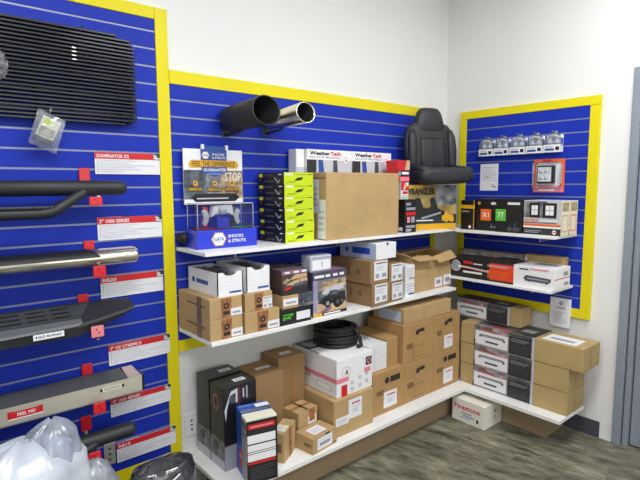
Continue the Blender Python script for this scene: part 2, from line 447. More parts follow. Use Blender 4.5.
f.rect(0, 0, .5, 1, RED); f.rect(.5, 0, .68, 1, PINK); f.rect(.7, 0, 1, 1, GREEN); m.build('display_floor', r)
m = MB(); m.box(-.03, .03, -.025, .02, h0+.003, h0+.055, BLUEB, .002); m.build('display_plinth', r)
m = MB(); m.prism([(-.06, .056), (-.045, .108), (.05, .112), (.06, .06), (.03, .074), (-.03, .072)], -.02, .01, mat('caliper_grey', '#d4d4d8', .4), Matrix.Translation((0, 0, h0))); m.lathe([(0, .012), (.018, .012), (.022, 0), (.018, -.012), (0, -.012)], GREYL, 20, Matrix.Translation((0, -.022, h0+.088)) @ Matrix.Rotation(PI/2, 4, 'X')); m.build('brake_caliper', r)
for sx, mm in ((-1, RED), (1, PHOTOD)):
    m = MB(); pts = []
    for i in range(9): q = -.9+1.8*i/8; pts.append((.05*math.cos(q), .05*math.sin(q)))
    for i in range(9): q = .9-1.8*i/8; pts.append((.026*math.cos(q), .034*math.sin(q)))
    m.prism([(x*sx*-1+sx*.115, z+.056+h0) for x, z in (pts if sx < 0 else pts[::-1])], -.012, .0, mat('pad_plate', '#b9b9bf', .4)); bp_ = m.build('brake_pad', r)
    m = MB(); m.prism([(sx*.075+dx*.012, h0+.01+z) for dx, z in ((-1, 0), (1, 0), (1.4, .09), (-.6, .095))], .012, .024, mm); m.build('friction_lining', bp_)
tag(r, 'small blue display case with clear cover over brake parts on upper shelf', 'display case')
# --- poster board behind the case
r = Box('poster_board', (-2.088, -.045, 1.428), 0, .318, .006, .262, WHITE, .0, seam=False)
f = r.front
f.rect(.0, .06, 1, .62, PHOTOG); f.rect(.0, .06, .36, .62, PHOTOD); f.rect(.62, .06, 1, .62, PHOTO)
f.rect(.0, .0, 1, .09, WHITE); f.poly([(.1, .12), (.18, .04), (.86, .04), (.94, .12), (.86, .19), (.18, .19)], BLACKP); f.lines(.2, .09, .84, .14, 1, GREYL)
f.rect(.28, .66, .72, 1.0, BLUEP); hexlogo(f, .36, .89, .075, YELP, WHITE, 'NAPA', BLUEP)
f.text(.47, .89, .68, .93, 'SHOCKS', WHITE, .02); f.text(.47, .83, .7, .87, '& STRUTS', WHITE, .02)
f.poly([(.1, .665), (.9, .665), (.93, .72), (.88, .8), (.12, .8), (.08, .73)], YELP); f.text(.14, .685, .86, .78, 'FEEL THE DIFFERENCE', BLACKP, .012)
f.poly([(.29, .68), (.29, .58), (.5, .5), (.72, .58), (.72, .68)], BLUEP); f.text(.32, .6, .7, .655, 'GUARANTEE', WHITE, .02); f.lines(.38, .54, .64, .58, 2, BLUEL)
f.text(.68, .42, .97, .58, 'STOP', WHITE, .0)
for a, t in ((.18, 'IMPROVE'), (.5, 'REDUCE'), (.8, 'SHORTEN')):
    f.disc(a, .38, .05, YELP); f.disc(a, .38, .025, PHOTOD); f.rect(a-.12, .23, a+.12, .31, BLACKG); f.text(a-.11, .24, a+.11, .3, t, YELP, .02)
r.mb.prism([(-.05, .262), (-.065, .262), (-.065, .285), (-.05, .285)], -.003, .003, WHITE); r.mb.prism([(.08, .262), (.065, .262), (.065, .285), (.08, .285)], -.003, .003, WHITE)
r.mb.box(-.05, .065, -.003, .003, .262, .278, BLUEP)
r.mb.box(-.12, -.10, .003, .0195, .05, .06, STEEL); r.mb.box(.10, .12, .003, .0195, .05, .06, STEEL)
r.done('poster of braking promises and a STOP sign above the blue display case', 'poster')
# --- black slatwall knob left of the case
m = MB(); m.lathe([(0, 0), (.02, 0), (.024, .012), (.02, .04), (.026, .052), (.02, .07), (0, .072)], BLKR, 20, Matrix.Rotation(PI/2, 4, 'X'))
tag(m.build('rubber_mount', None, (-2.105, -.0205, 1.272)), 'small black rubber mount on the blue wall left of the display case', 'mount')

# --- stack of six lime-fronted boxes
words6 = ['bottom box', 'second box from the bottom', 'third box from the bottom', 'third box from the top', 'second box from the top', 'topmost box']
for i in range(6):
    dx = [0, .001, -.002, -.004, -.003, -.005][i]
    b = Box('small_box', (-1.655+dx, -.250, z1+.0588*i), 5, .2, .205, .0583, BLACKP, .0015, seam=False)
    f = b.front; f.rect(0, 0, 1, 1, LIME); f.rect(.05, .76, .3, .88, WHITE); f.rect(.32, .8, .8, .86, mat('olive_print', '#8b9b18', .5)); f.rect(.82, .8, .95, .88, PRINT)
    f.poly([(.36, .34), (.6, .42), (.66, .62), (.44, .54)], BLACKP); f.poly([(.36, .28), (.6, .36), (.6, .42), (.36, .34)], BLACKG); f.lines(.08, .1, .4, .28, 2, mat('olive_print', '#8b9b18', .5))
    f = b.left; f.rect(.05, .62, .2, .9, LIME); f.rect(.26, .7, .56, .84, GREYD); f.rect(.8, .78, .92, .86, WHITE); f.rect(.3, .24, .62, .27, GREYP)
    f.poly([(.64, .55), (.68, .58), (.8, .2), (.84, .4), (.88, .4), (.82, .1), (.76, .12)], GREYP); f.disc(.1, .4, .09, RED)
    b.done('lime and black box, %s of the six-high stack' % words6[i], 'box', 'lime-fronted boxes on the upper shelf')

# --- white mud flap boxes
def flap_box(x, y, lab):
    b = Box('mud_flap_box', (x, y, z1), 0, .335, .088, .483, WHITE, .002, seam=False)
    f = b.front; f.rect(0, 0, 1, .72, GREYL); f.rect(0, .42, 1, .885, GREYL); f.rect(0, .5, .2, .885, BLACKG); f.poly([(.26, .5), (.42, .5), (.34, .885), (.24, .885)], BLUEP); f.poly([(.55, .5), (.7, .5), (.66, .885), (.57, .885)], PHOTOD)
    f.rect(0, .885, 1, 1, WHITE); f.text(.06, .937, .5, .98, 'Weather', PRINT, .05); f.text(.505, .937, .74, .98, 'Tech', RED, .05)
    f.text(.06, .893, .74, .928, 'No-Drill MudFlaps', GREYP, .02)
    f.disc(.86, .885, .04, PINKT); f.disc(.86, .885, .034, WHITE); f.poly([(.84, .875), (.86, .9), (.89, .875)], BLACKP)
    f = b.left; f.rect(.0, .0, 1, .8, GREYL); f.rect(.1, .3, .9, .7, WHITE)
    b.done(lab, 'box', 'white mud flap boxes')
flap_box(-1.412, -.122, 'white printed mud flap box standing behind the lime stack and carton')
flap_box(-1.072, -.122, 'white printed mud flap box standing beside the red packages')
b = Box('white_box', (-1.470, -.105, z1), 0, .055, .07, .482, WHITE, .002, seam=False); b.front.rect(.0, .0, 1, .8, GREYL); b.front.lines(.2, .6, .8, .72, 2, GREYP)
b.done('plain narrow white box standing left of the mud flap boxes', 'box')
# --- large carton in front
b = Box('cardboard_box', (-1.420, -.29, z1), -1.5, .553, .155, .355, CARD, .004)
b.sticker('left', .25, .4, .62, .93, 4, paper=PAPER); b.tape('left', .0, .9, 1, .93, CARDB, 'flap_seam')
b.sticker('left', .55, .02, .97, .6, 4, 'packing_slip')
b.done('largest cardboard box on the upper shelf, beside the lime stack', 'box')
# --- red packages, stacked
for i, (x, w_, zz, hh, lab) in enumerate(((-.806, .068, z1+.2005, .108, 'lower'), (-.836, .112, z1+.309, .125, 'upper'))):
    b = Box('red_package', (x, -.268+.004*i, zz), 0, w_, .09, hh, WHITE if i == 0 else RED, .002, seam=False)
    f = b.front
    if i == 0:
        f.rect(0, .5, 1, 1, RED); f.poly([(.3, .5), (1, .8), (1, .95), (.45, .9)], WHITE); f.rect(.2, .3, .9, .45, RED); f.poly([(.4, .6), (.8, .7), (.7, .95), (.45, .85)], SKIN); f.lines(.1, .05, .9, .25, 3, GREYP)
    else:
        f.poly([(.6, .55), (1, .55), (1, 1), (.75, 1)], SKIN); f.rect(.0, .25, 1, .52, BLACKP); f.disc(.18, .38, .11, GREYP); f.text(.36, .32, .92, .46, 'SUPER', WHITE, .02) if False else f.rect(.36, .33, .92, .45, WHITE); f.rect(.2, .02, .95, .2, PINK)
    b.done(('red and white package, %s of the two piled on the black box' % lab), 'package', 'red packages by the car seat')
# --- black upright box in front of the packages
b = Box('black_box', (-.795, -.290, z1), -4, .1, .1, .2, BLACKP, .002, seam=False)
f = b.front; f.rect(.1, .82, .5, .9, GREYP); f.rect(.12, .68, .9, .76, GREYP); f.rect(.1, .52, .95, .62, RED); f.rect(.2, .3, .45, .48, PINK); f.rect(.55, .3, .85, .48, GREYP); f.rect(.12, .14, .9, .22, GREYP); f.lines(.1, .04, .6, .12, 2, WHITE)
f = b.left; f.lines(.15, .2, .8, .92, 9, GREYD, .25, 3); f.rect(.5, .05, .85, .16, WHITE)
b.done('small upright black box with red band before the seat cover box', 'box')
# --- seat cover box, turned toward the room
WR = (-.69, -.195, z1)
b = Box('seat_cover_box', WR, -20.5, .385, .17, .287, PHOTO, .002, seam=False)
f = b.front
f.rect(0, .0, 1, .13, YELP); f.rect(0, .13, 1, 1, mat('box_tan', '#86703a', .5, hex2='#bba35c', scale=10, var=.2)); f.rect(.6, .55, 1, 1, PHOTOG); f.rect(0, .14, 1, .34, BLACKG); f.rect(0, .92, .35, 1, YELP)
f.text(.02, .78, .58, .93, 'WRANGLER', PRINT, .055)
f.poly([(.2, .3), (.17, .52), (.2, .68), (.24, .72), (.3, .7), (.36, .5), (.44, .48), (.5, .52), (.48, .68), (.52, .73), (.58, .7), (.64, .48), (.78, .4), (.78, .32), (.4, .24)], BLACKP)
f.poly([(.32, .28), (.7, .4), (.7, .36), (.34, .24)], GREYP); f.rect(.2, .2, .55, .225, WHITE)
f.poly([(.72, .2), (.72, .32), (.76, .32), (.78, .4), (.82, .4), (.84, .34), (.94, .32), (.96, .2), (.92, .16), (.86, .2), (.8, .16), (.76, .2)], YELP)
f = b.right; f.rect(0, 0, 1, 1, YELP); f.rect(.1, .2, .9, .8, BLACKG)
b.done('brown and yellow seat cover box under the black car seat', 'box')

# --- black car seat
def loft(m, rings, mtl, seg=28, pw=3.2):
    """rings: (centre, half-width, half-depth, rotX) ; superellipse sections"""
    vs = []; fs = []; n = len(rings)
    for c, a, b, rx in rings:
        R = Matrix.Rotation(rx, 3, 'X')
        for k in range(seg):
            q = 2*PI*k/seg; cx, sy = math.cos(q), math.sin(q)
            x = a*abs(cx)**(2/pw)*(1 if cx > 0 else -1); y = b*abs(sy)**(2/pw)*(1 if sy > 0 else -1)
            vs.append(Vector(c)+R @ Vector((x, y, 0)))
    for i in range(n-1):
        for k in range(seg):
            l = (k+1) % seg; fs.append((i*seg+k, i*seg+l, (i+1)*seg+l, (i+1)*seg+k))
    fs += [tuple(reversed(range(seg))), tuple(range((n-1)*seg, n*seg))]
    m.add(vs, fs, mtl, None, True)
r = empty('car_seat', (-.437, -.248, z1+.2875), math.radians(-19)); r.scale = (.87, .72, 1.035)
m = MB()   # cushion, lofted front to back: rings along -y
cr = []
for y, a, b in ((-.205, .17, .018), (-.2, .2, .034), (-.18, .222, .046), (-.12, .23, .052), (-.02, .228, .054), (.1, .215, .05), (.15, .2, .04), (.158, .18, .02)):
    cr.append(((0, y, .055), a, b, PI/2))
loft(m, cr, LEATH, 32, 3.4); cu_ = m.build('seat_cushion', r)
for sx in (-1, 1):
    m = MB(); loft(m, [((sx*.175, y, .088+dz), a, b, PI/2) for y, a, b, dz in ((-.195, .02, .006, -.012), (-.18, .042, .02, 0), (-.08, .046, .024, .006), (.04, .042, .026, .01), (.07, .02, .02, .01))], LEATH, 20, 2.3); m.build('cushion_bolster', cu_)
m = MB()
bk = []
for z, a, b, y in ((.075, .17, .03, .095), (.085, .19, .045, .095), (.14, .212, .052, .1), (.22, .222, .054, .115), (.29, .216, .052, .128), (.345, .195, .048, .138), (.375, .165, .042, .143), (.388, .12, .03, .145)):
    bk.append(((0, y, z), a, b, -.16))
loft(m, bk, LEATH, 32, 3.0); sb_ = m.build('seat_back', r)
m = MB(); loft(m, [((0, y, z), a, b, -.16) for z, a, b, y in ((.30, .128, .03, .128), (.34, .13, .05, .130), (.38, .124, .056, .136), (.43, .110, .054, .143), (.455, .1, .046, .148), (.475, .08, .034, .15), (.482, .05, .016, .151))], LEATH, 28, 2.8); m.build('headrest', r)
for sx in (-1, 1):
    m = MB(); loft(m, [((sx*(.172-.1*max(0, z-.28)), y, z), a, b, -.16) for z, a, b, y in ((.1, .02, .012, .052), (.13, .034, .026, .055), (.22, .038, .03, .066), (.3, .032, .028, .082), (.345, .018, .014, .096))], LEATH, 20, 2.3); m.build('back_bolster', sb_)
m = MB(); loft(m, [((0, y, z), a, b, -.16) for z, a, b, y in ((.1, .098, .01, .05), (.11, .104, .018, .051), (.2, .106, .018, .064), (.28, .102, .018, .079), (.293, .094, .01, .083))], LEATH, 24, 5)
m.build('centre_panel', sb_)
m = MB(); m.tube([(-.106, .032, .11), (-.108, .045, .2), (-.104, .06, .292), (.104, .06, .292), (.108, .045, .2), (.106, .032, .11)], .0028, LEATHD, 8)
m.tube([(0, .031, .11), (0, .0445, .2), (0, .059, .285)], .0016, LEATHD, 6); m.build('seam_piping', sb_)
tag(r, 'black vinyl car seat with headrest standing on the seat cover box', 'car seat')

# --- exhaust tips on the wall
def exhaust(A, B, ra, rb, outer, label, lip):
    A, B = Vector(A), Vector(B); ax = (B-A); L_ = ax.length; ax.normalize()
    M = Matrix.Translation(A) @ ax.to_track_quat('Z', 'Y').to_matrix().to_4x4()
    r = empty('exhaust_tip', A); Mi = Matrix.Translation(-A) @ M
    X_ = Mi.to_3x3().inverted() @ Vector((1, 0, 0))
    def cut(m):
        for i, v in enumerate(m.v):
            l = M.inverted() @ (Vector(v)+A)
            if l.z > L_*.6: m.v[i] = tuple(Vector(v)+ax*((l.x*X_.x+l.y*X_.y)*.42*min(1, (l.z-L_*.6)/(L_*.4-.008))))
        return m
    m = MB(); m.lathe([(ra*.55, .0), (ra*.9, .0), (ra, .02), (rb, L_-.004), (rb-.001, L_), (rb-.004, L_), (rb-.006, L_-.004)], outer, 40, Mi); cut(m).build('tip_shell', r)
    m = MB(); m.lathe([(rb-.006, L_-.004), (ra-.008, L_*.6), (ra-.008, .03), (.0, .03)], lip, 40, Mi); cut(m).build('inner_sleeve', r)
    m = MB(); m.tube([(A.x, -.0205, A.z-ra-.012), (A.x, -.06, A.z-ra-.012), (A.x+.01, -.1, A.z-ra-.006), (A.x+.03, -.14, A.z-ra+.006)], .006, BLKR, 10)
    m.box(A.x-.02, A.x+.02, -.024, -.0205, A.z-ra-.02, A.z-ra+.02, DGREY, .001)
    for v in range(len(m.v)): m.v[v] = tuple(Vector(m.v[v])-A)
    m.build('hanger_hook', r)
    return tag(r, label, 'exhaust tip', 'exhaust tips on the slatwall')
exhaust((-1.850, -.045, 1.836), (-1.768, -.27, 1.866), .06, .072, BLK, 'matte black exhaust tip hung high on the blue wall', BLKR)
exhaust((-1.610, -.045, 1.842), (-1.537, -.275, 1.876), .042, .053, CHROME, 'polished chrome exhaust tip right of the black one', BLKR)

# ================================================================== RIGHT WALL, UPPER SHELF
RW = -90
b = Box('lamp_box', (-.262, -.322, z1r), RW, .103, .2, .192, BLACKP, .002, seam=False)
f = b.front; f.rect(0, .72, 1, .84, YELP); f.rect(.92, 0, .97, 1, YELP); f.rect(.1, .6, .6, .64, GREYP); f.disc(.68, .1, .05, WHITE)
b.done('black box with a yellow band, left end of the right shelf', 'box', 'black lamp boxes')
b = Box('lamp_box', (-.248, -.428, z1r), RW, .148, .2, .203, BLACKP, .002, seam=False)
f = b.front; f.rect(.22, .32, .72, .68, ORANGE); f.text(.3, .42, .62, .58, 'X1', WHITE, .02); f.rect(.72, .82, .98, .9, WHITE); f.disc(.14, .86, .05, YELP); f.poly([(.7, .1), (.76, .22), (.8, .1)], GREYP); f.poly([(.84, .1), (.9, .18), (.96, .1)], GREYP)
b.done('black lamp box with an orange square', 'box', 'black lamp boxes')
b = Box('lamp_box', (-.272, -.580, z1r), RW, .172, .2, .206, BLACKP, .002, seam=False)
f = b.front; f.rect(.0, .34, .4, .69, GREEN); f.text(.08, .44, .32, .6, '77', WHITE, .015); f.text(.46, .82, .92, .9, 'S-LMP20', WHITE, .015) if False else f.rect(.46, .83, .92, .9, WHITE)
f.disc(.56, .12, .07, GREYD); f.poly([(.74, .08), (.74, .3), (.78, .36), (.8, .08)], GREYD); f.rect(.68, .06, .92, .16, GREYD)
b.done('black lamp box with a green square', 'box', 'black lamp boxes')
for i, lab in ((0, 'silver and black work lamp box at the front right of the shelf'), (1, 'silver work lamp box standing directly behind its twin')):
    b = Box('work_lamp_box', (-.262+.102*i, -.758-.003*i, z1r), RW, .222, .1, .2, mat('silver_print', '#c6c6c8', .4), .002, seam=False)
    f = b.front; f.rect(.0, .5, .64, .98, PHOTOG); f.rect(0, .34, .9, .36, BLACKG); f.rect(0, .0, 1, .2, BLACKG); f.rect(.0, .2, 1, .25, WHITE); f.rect(0, .26, 1, .32, ORANGE)
    for a, k in ((.16, .28), (.52, .36)):
        f.rect(a, .5, a+k, .93, BLACKP); f.rect(a+k*.2, .58, a+k*.8, .86, WHITE); f.rect(a+k*.48, .58, a+k*.52, .86, GREYP); f.rect(a+k*.2, .71, a+k*.8, .73, GREYP)
    f.text(.04, .385, .42, .46, 'ULTRA', ORANGE, .02); f.rect(.44, .4, .92, .44, WHITE); f.lines(.04, .06, .5, .16, 2, GREYP); f.disc(.84, .1, .06, WHITE); f.rect(.8, .08, .88, .12, RED)
    f = b.right; f.rect(0, 0, 1, 1, PAPERW); f.rect(.1, .7, .9, .95, PHOTO); f.rect(.1, .1, .9, .6, PINKT if i else SKIN); f.rect(.2, .15, .8, .55, PAPERW)
    b.done(lab, 'box', 'work lamp boxes')
# --- right wall, lower shelf
b = Box('long_box', (-.292, -.262, z2r), RW, .712, .198, .126, WHITE, .002, seam=False)
f = b.front; f.rect(0, 0, .65, 1, BLACKP); f.rect(.42, .1, .65, .92, mat('red_orange_print', '#e2431f', .45))
f.disc(.075, .58, .3, GREYL); f.disc(.075, .58, .24, GREYP); f.poly([(.1, .52), (.42, .42), (.42, .5), (.1, .62)], WHITE); f.poly([(.14, .5), (.42, .44), (.42, .47), (.14, .55)], RED); f.rect(.155, .74, .25, .88, RED); f.rect(.26, .74, .35, .8, WHITE); f.rect(.155, .26, .35, .36, WHITE); f.lines(.4, .74, .62, .86, 2, GREYL); f.lines(.4, .2, .6, .6, 5, ORANGE)
f.rect(.7, .82, .78, .88, PRINT); f.rect(.8, .86, .95, .92, PINK); f.poly([(.74, .42), (.76, .32), (.95, .3), (.97, .4), (.97, .52), (.76, .58)], GREYD); f.poly([(.77, .48), (.955, .44), (.955, .38), (.77, .4)], GREYP); f.rect(.78, .28, .79, .34, GREYD); f.rect(.93, .24, .94, .3, GREYD)
f = b.right; f.rect(0, .48, 1, .52, RED); f.rect(.55, .6, .85, .8, GREYP); f.rect(.6, .15, .9, .3, GREYP)
f = b.top; f.rect(0, 0, .65, 1, BLACKG); f.rect(.75, .5, .95, .9, GREYP)
b.done('long black, red and white step bar box on lower right shelf', 'box')
b = Box('bumper_part_box', (-.09, -.215, z2r), RW, .462, .064, .162, mat('grey_carton', '#8d8781', .6, var=.08), .002, seam=False)
f = b.front; f.rect(.06, .05, .98, .95, mat('pale_grey_photo', '#86817f', .45, hex2='#b5b0ac', scale=14, var=.2)); f.rect(.08, .72, .25, .8, WHITE); f.rect(.3, .66, .55, .74, RED); f.disc(.58, .78, .1, PINK); f.rect(.62, .55, .97, .66, RED); f.rect(.66, .74, .95, .82, BLACKP); f.rect(.1, .5, .5, .6, WHITE)
b.done('grey box with red print behind the long step bar box', 'box')
b = Box('cardboard_box', (-.088, -.682, z2r), RW, .25, .062, .168, CARD, .003)
b.sticker('front', .02, .3, .08, .9, 0)
b.done('plain cardboard box behind the right half of the long step bar box', 'box')

# --- items hung on the right wall slatboard
for i in range(5):
    y = -.325-.112*i; pos = ['nearest the corner', 'second from the corner', 'in the middle of the row', 'second from the door side', 'nearest the door'][i]
    r = empty('blister_pack', (-.026, y-.042, 1.706+.001*i), -PI/2)
    m = MB(); m.box(-.052, .052, -.036, -.033, 0, .045, WHITE, .0005); m.box(-.05, .05, .0, .002, 0, .105, PAPER); f = Face(m, (-.052, -.036, 0), (1, 0, 0), (0, 0, 1), .104, .045)
    f.rect(.08, .2, .62, .5, BLUEP); f.rect(.7, .25, .92, .7, BLACKP); f.lines(.1, .62, .6, .85, 2, GREYP); m.build('header_card', r)
    m = MB(); pr = [(-.05, .046), (-.05, .08), (-.036, .104), (-.014, .115), (.014, .115), (.036, .104), (.05, .08), (.05, .046)]
    m.prism(pr, -.034, -.001, FILM); m.build('clear_shell', r)
    m = MB()
    for a, rr in ((-.02, .018), (.02, .018)):
        m.lathe([(0, 0), (rr, .0), (rr*.8, .018), (rr*.4, .022), (rr*.35, .04), (0, .042)], mat('bulb_glass', '#c9ccd2', .25, coat=.4), 16, Matrix.Translation((a, -.016, .05)))
    m.tube([(-.03, -.02, .086), (-.01, -.024, .1), (.012, -.024, .1), (.03, -.02, .086)], .006, PAPERW, 8); m.build('bulb', r)
    m = MB(); m.tube([(0, .008, .122), (0, -.03, .122), (0, -.042, .128)], .0022, STEEL, 8); m.box(-.012, .012, .004, .0075, .112, .128, STEEL); m.build('peg_hook', r)
    tag(r, 'clear blister pack of bulbs on the right wall, %s' % pos, 'blister pack', 'blister packs hung in a row')
def sheet(name, loc, rz, w_, h_, lab, tilt=0, body=None):
    b = MB(); b.box(-w_/2, w_/2, -.0012, 0, 0, h_, PAPER); f = Face(b, (-w_/2, -.0012, 0), (1, 0, 0), (0, 0, 1), w_, h_); body(f)
    o = b.build(name, None, loc, rz); tag(o, lab, 'notice'); return o
def nb(f):
    f.lines(.12, .36, .88, .92, 9, GREYL, .35, 4); f.rect(.3, .5, .52, .53, YELP); f.poly([(.68, .14), (.74, .26), (.78, .14)], GREYD); f.poly([(.8, .12), (.86, .18), (.92, .12)], GREYD)
sheet('paper_notice', (-.0206, -.375, 1.474), -PI/2, .135, .181, 'white typed notice taped to the right slatwall below the blister packs', body=nb)
def sb(f):
    f.disc(.52, .82, .07, GREYP); f.disc(.52, .82, .045, BLUEL); f.rect(.3, .64, .75, .68, GREYP); f.lines(.2, .12, .8, .55, 9, GREYL, .4, 6); f.rect(.18, .1, .19, .58, GREYL); f.rect(.82, .1, .83, .58, GREYL)
sheet('paper_sheet', (-.0243, -.897, .634), -PI/2, .128, .182, 'white printed sheet hanging at the bottom of right slatwall', body=sb)
# --- orange work lamp package
r = empty('work_lamp_pack', (-.0255, -.785, 1.466), -PI/2)
m = MB(); m.box(-.097, .097, 0, .004, 0, .205, mat('orange_card', '#ea6a3a', .45), .001); f = Face(m, (-.097, 0, 0), (1, 0, 0), (0, 0, 1), .194, .205)
f.rect(.12, .2, .88, .9, WHITE); f.rect(.3, .92, .62, .97, RED); f.poly([(0, .02), (1, .02), (.92, .2), (.1, .22)], PINK); f.rect(.2, .05, .7, .12, WHITE); f.poly([(.1, .22), (.22, .3), (.22, .85), (.1, .8)], WHITE); f.poly([(.8, .3), (.92, .25), (.92, .85), (.8, .85)], WHITE); m.build('backing_card', r)
m = MB(); m.box(-.058, .045, -.04, -.001, .055, .165, BLKR, .006); f = Face(m, (-.058, -.04, .055), (1, 0, 0), (0, 0, 1), .103, .11); m.box(-.048, .035, -.042, -.0405, .066, .155, mat('lens_glass', '#eef4f4', .4))
f.k = 20
for a in (.3, .62):
    for b_ in (.32, .68): m.lathe([(.0, 0), (.012, 0), (.013, .002), (0, .002)], WHITE, 14, Matrix.Translation((-.058+.103*a, -.0424, .055+.11*b_)) @ Matrix.Rotation(PI/2, 4, 'X'))
m.build('square_lamp', r)
m = MB(); m.box(-.085, .085, -.048, -.0005, .02, .185, THIN, .012); m.build('clear_shell', r)
m = MB(); m.tube([(0, .005, .2), (0, -.02, .2), (0, -.028, .206)], .0025, STEEL, 8); m.build('peg_hook', r)
tag(r, 'orange carded square work lamp in a clear shell on right wall', 'work lamp pack')

# ================================================================== MIDDLE SHELF
def strut_carton(FL, w, d, h, lab, st=2, hh=.43):
    b = Box('cardboard_box', FL, 0, w, d, h, CARD, .003)
    f = b.front; f.rect(.34, .02, .66, .98, STAIN); f.disc(.5, .58, .16, PRINT); f.disc(.5, .58, .07, STAIN); f.rect(.40, .16, .60, .34, PRINT); f.poly([(.36, .9), (.44, .7), (.4, .5), (.36, .6)], PRINTF)
    b.tape('left', .62, 0, .76, 1, TAPED); f = b.left; f.rect(.3, .52, .86, .6, PRINTF)
    b.sticker('front', .64, .06, .99, hh, st)
    return b.done(lab, 'box', 'strut cartons at the left end of the middle shelf')
strut_carton((-2.126, -.334, z2), .164, .315, .094, 'lower cardboard strut carton at the left corner of the middle shelf')
strut_carton((-2.124, -.332, z2+.0945), .162, .31, .092, 'upper cardboard strut carton at left corner, under a white open tray')
strut_carton((-1.950, -.336, z2), .192, .315, .097, 'lower cardboard strut carton, second stack from the left')
strut_carton((-1.942, -.326, z2+.0975), .15, .3, .085, 'upper cardboard strut carton with big label, second stack from left', 1, .72)
def tray(FL, w, d, h, lab, yaw=0):
    b = Box('parts_tray', FL, yaw, w, d, h, WHITE, shell=False)
    t = .004; m = b.mb; W, D = w/2, d/2
    m.box(-W, W, -D, D, 0, t, WHITE)
    for q in ((-W, -W+t, -D, D), (W-t, W, -D, D)): m.box(*q, t, h, WHITE)
    m.box(-W, W, D-t, D, t, h, WHITE)
    n = 12; pts = [(-W, t), (W, t), (W, h)]+[(W*.55-i/n*W*1.1, h-.016*math.sin(PI*min(1, max(0, i/n)))**.5) for i in range(n+1)]+[(-W, h)]
    m.prism(pts, -D, -D+t, WHITE)
    f = b.front; f.rect(.55, .12, .93, .2, BLUEP); f.disc(.5, .16, .05, BLUEP)
    for i in range(4): f.rect(0, .3+.16*i, 1, .305+.16*i, GREYL)
    f = b.left; f.disc(.2, .5, .13, BLUEP); f.rect(.3, .4, .7, .58, BLUEP)
    body = empty(b.name, b.loc, b.rz); m.build('open_tray', body)
    rr = random.Random(int(FL[0]*1000))
    for i in range(9):    # bagged hardware standing in the tray
        x = rr.uniform(-W*.62, W*.62); y = -D*.72+i*D*.18; k = rr.uniform(.0, .02)
        p = MB(); hh = h*.78+k
        p.tube([(x-.02, y, t+.012), (x+.016, y+.008, t+.03), (x-.008, y, hh*.7), (x+.012, y+.004, hh*.88)], [.012, .017, .014, .006], [IRON, PHOTOD, GREYD][i % 3], 10)
        p.build('hardware_piece', body)
    p = MB(); vs = []; fs = []
    for i in range(9):
        for j in range(9):
            vs.append((-W*.85+W*1.7*i/8, -D*.7+D*1.5*j/8, h*.88+.018*noise.noise(Vector((i*.6, j*.7, FL[0]*9)))+.012*math.sin(i*1.3+j)*(j > 1)))
    for i in range(8):
        for j in range(8): fs.append((i*9+j, (i+1)*9+j, (i+1)*9+j+1, i*9+j+1))
    p.add(vs, fs, FILM, None, True); p.build('plastic_wrap', body)
    return tag(body, lab, 'tray', 'white open trays of bagged hardware')
tray((-2.078, -.322, z2+.187), .128, .285, .108, 'white open parts tray on the left corner strut cartons')
tray((-1.926, -.316, z2+.185), .13, .28, .118, 'white open parts tray, right of the corner tray')
def car_shape(f, a, b, s, body, lo=BLACKP):
    P = lambda u, v: (a+s*u, b+s*v*f.w/f.h)
    f.poly([P(0, .12), P(.02, .26), P(.2, .34), P(.32, .5), (P(.6, .5)), P(.72, .34), P(.98, .3), P(1, .12)], body)
    f.poly([P(.26, .36), P(.35, .47), P(.57, .47), P(.65, .36)], PHOTOD); f.rect(a, b+s*.1*f.w/f.h, a+s, b+s*.15*f.w/f.h, lo)
    for u in (.22, .78):
        f.disc(*P(u, .12), .13*s*f.w/f.h, lo); f.disc(*P(u, .12), .07*s*f.w/f.h, GREYP)
b = Box('lighting_kit_box', (-1.757, -.335, z2), 0, .196, .25, .078, BLACKP, .002, seam=False)
f = b.front; f.poly([(.1, .3), (.35, .36), (.42, .62), (.1, .5)], GREEN); f.text(.12, .34, .4, .58, 'ZX', BLACKP, .02, .2); f.rect(.1, .62, .42, .68, GREEN)
b.sticker('front', .52, .2, .96, .72, 0)
b.front.rect(.52, .2, .53, .2, WHITE)
b.done('flat black box with green lettering at the front of the middle shelf', 'box')
b = Box('cardboard_box', (-1.735, -.33, z2+.0785), 0, .098, .2, .064, CARD, .002); b.sticker('front', .05, .22, .95, .78, 2)
b.done('tiny labelled cardboard box on the flat black and green box', 'box')
b = Box('truck_print_box', (-1.634, -.33, z2+.0785), 0, .092, .2, .064, SLATE, .002, seam=False); car_shape(b.front, .1, .2, .8, PHOTOD); b.front.rect(0, 0, 1, .22, PHOTOG)
b.done('small dark box with truck picture beside the tiny labelled carton', 'box')
b = Box('truck_print_box', (-1.732, -.322, z2+.143), 0, .160, .25, .122, mat('brown_print', '#4a3a36', .5, var=.2, scale=15), .002, seam=False)
f = b.front; f.rect(0, .84, 1, 1, PURP)
for a in (.1, .45, .75): f.rect(a, .87, a+.2, .95, WHITE)
f.poly([(.25, .6), (.5, .8), (.95, .82), (.95, .66), (.5, .62)], SKIN); f.poly([(.15, .42), (.4, .55), (.7, .6), (.65, .46), (.3, .36)], SKIN); f.rect(.7, .48, .98, .62, mat('peach_print', '#d9a88a', .5)); f.rect(0, 0, 1, .3, BLACKG); f.poly([(.02, .55), (.2, .7), (.3, .6), (.12, .45)], PHOTO); f.poly([(.45, .44), (.9, .5), (.95, .4), (.5, .34)], PHOTOD); f.poly([(.05, .36), (.25, .42), (.5, .36), (.3, .31)], PHOTOG); f.poly([(.1, .2), (.35, .24), (.35, .34), (.1, .3)], RED)
b.sticker('front', .54, .02, .97, .26, 2)
f = b.top; f.rect(0, 0, 1, 1, mat('dull_mauve', '#5f5055', .6))
b.done('dark box with old car pictures stacked over two little boxes', 'box')
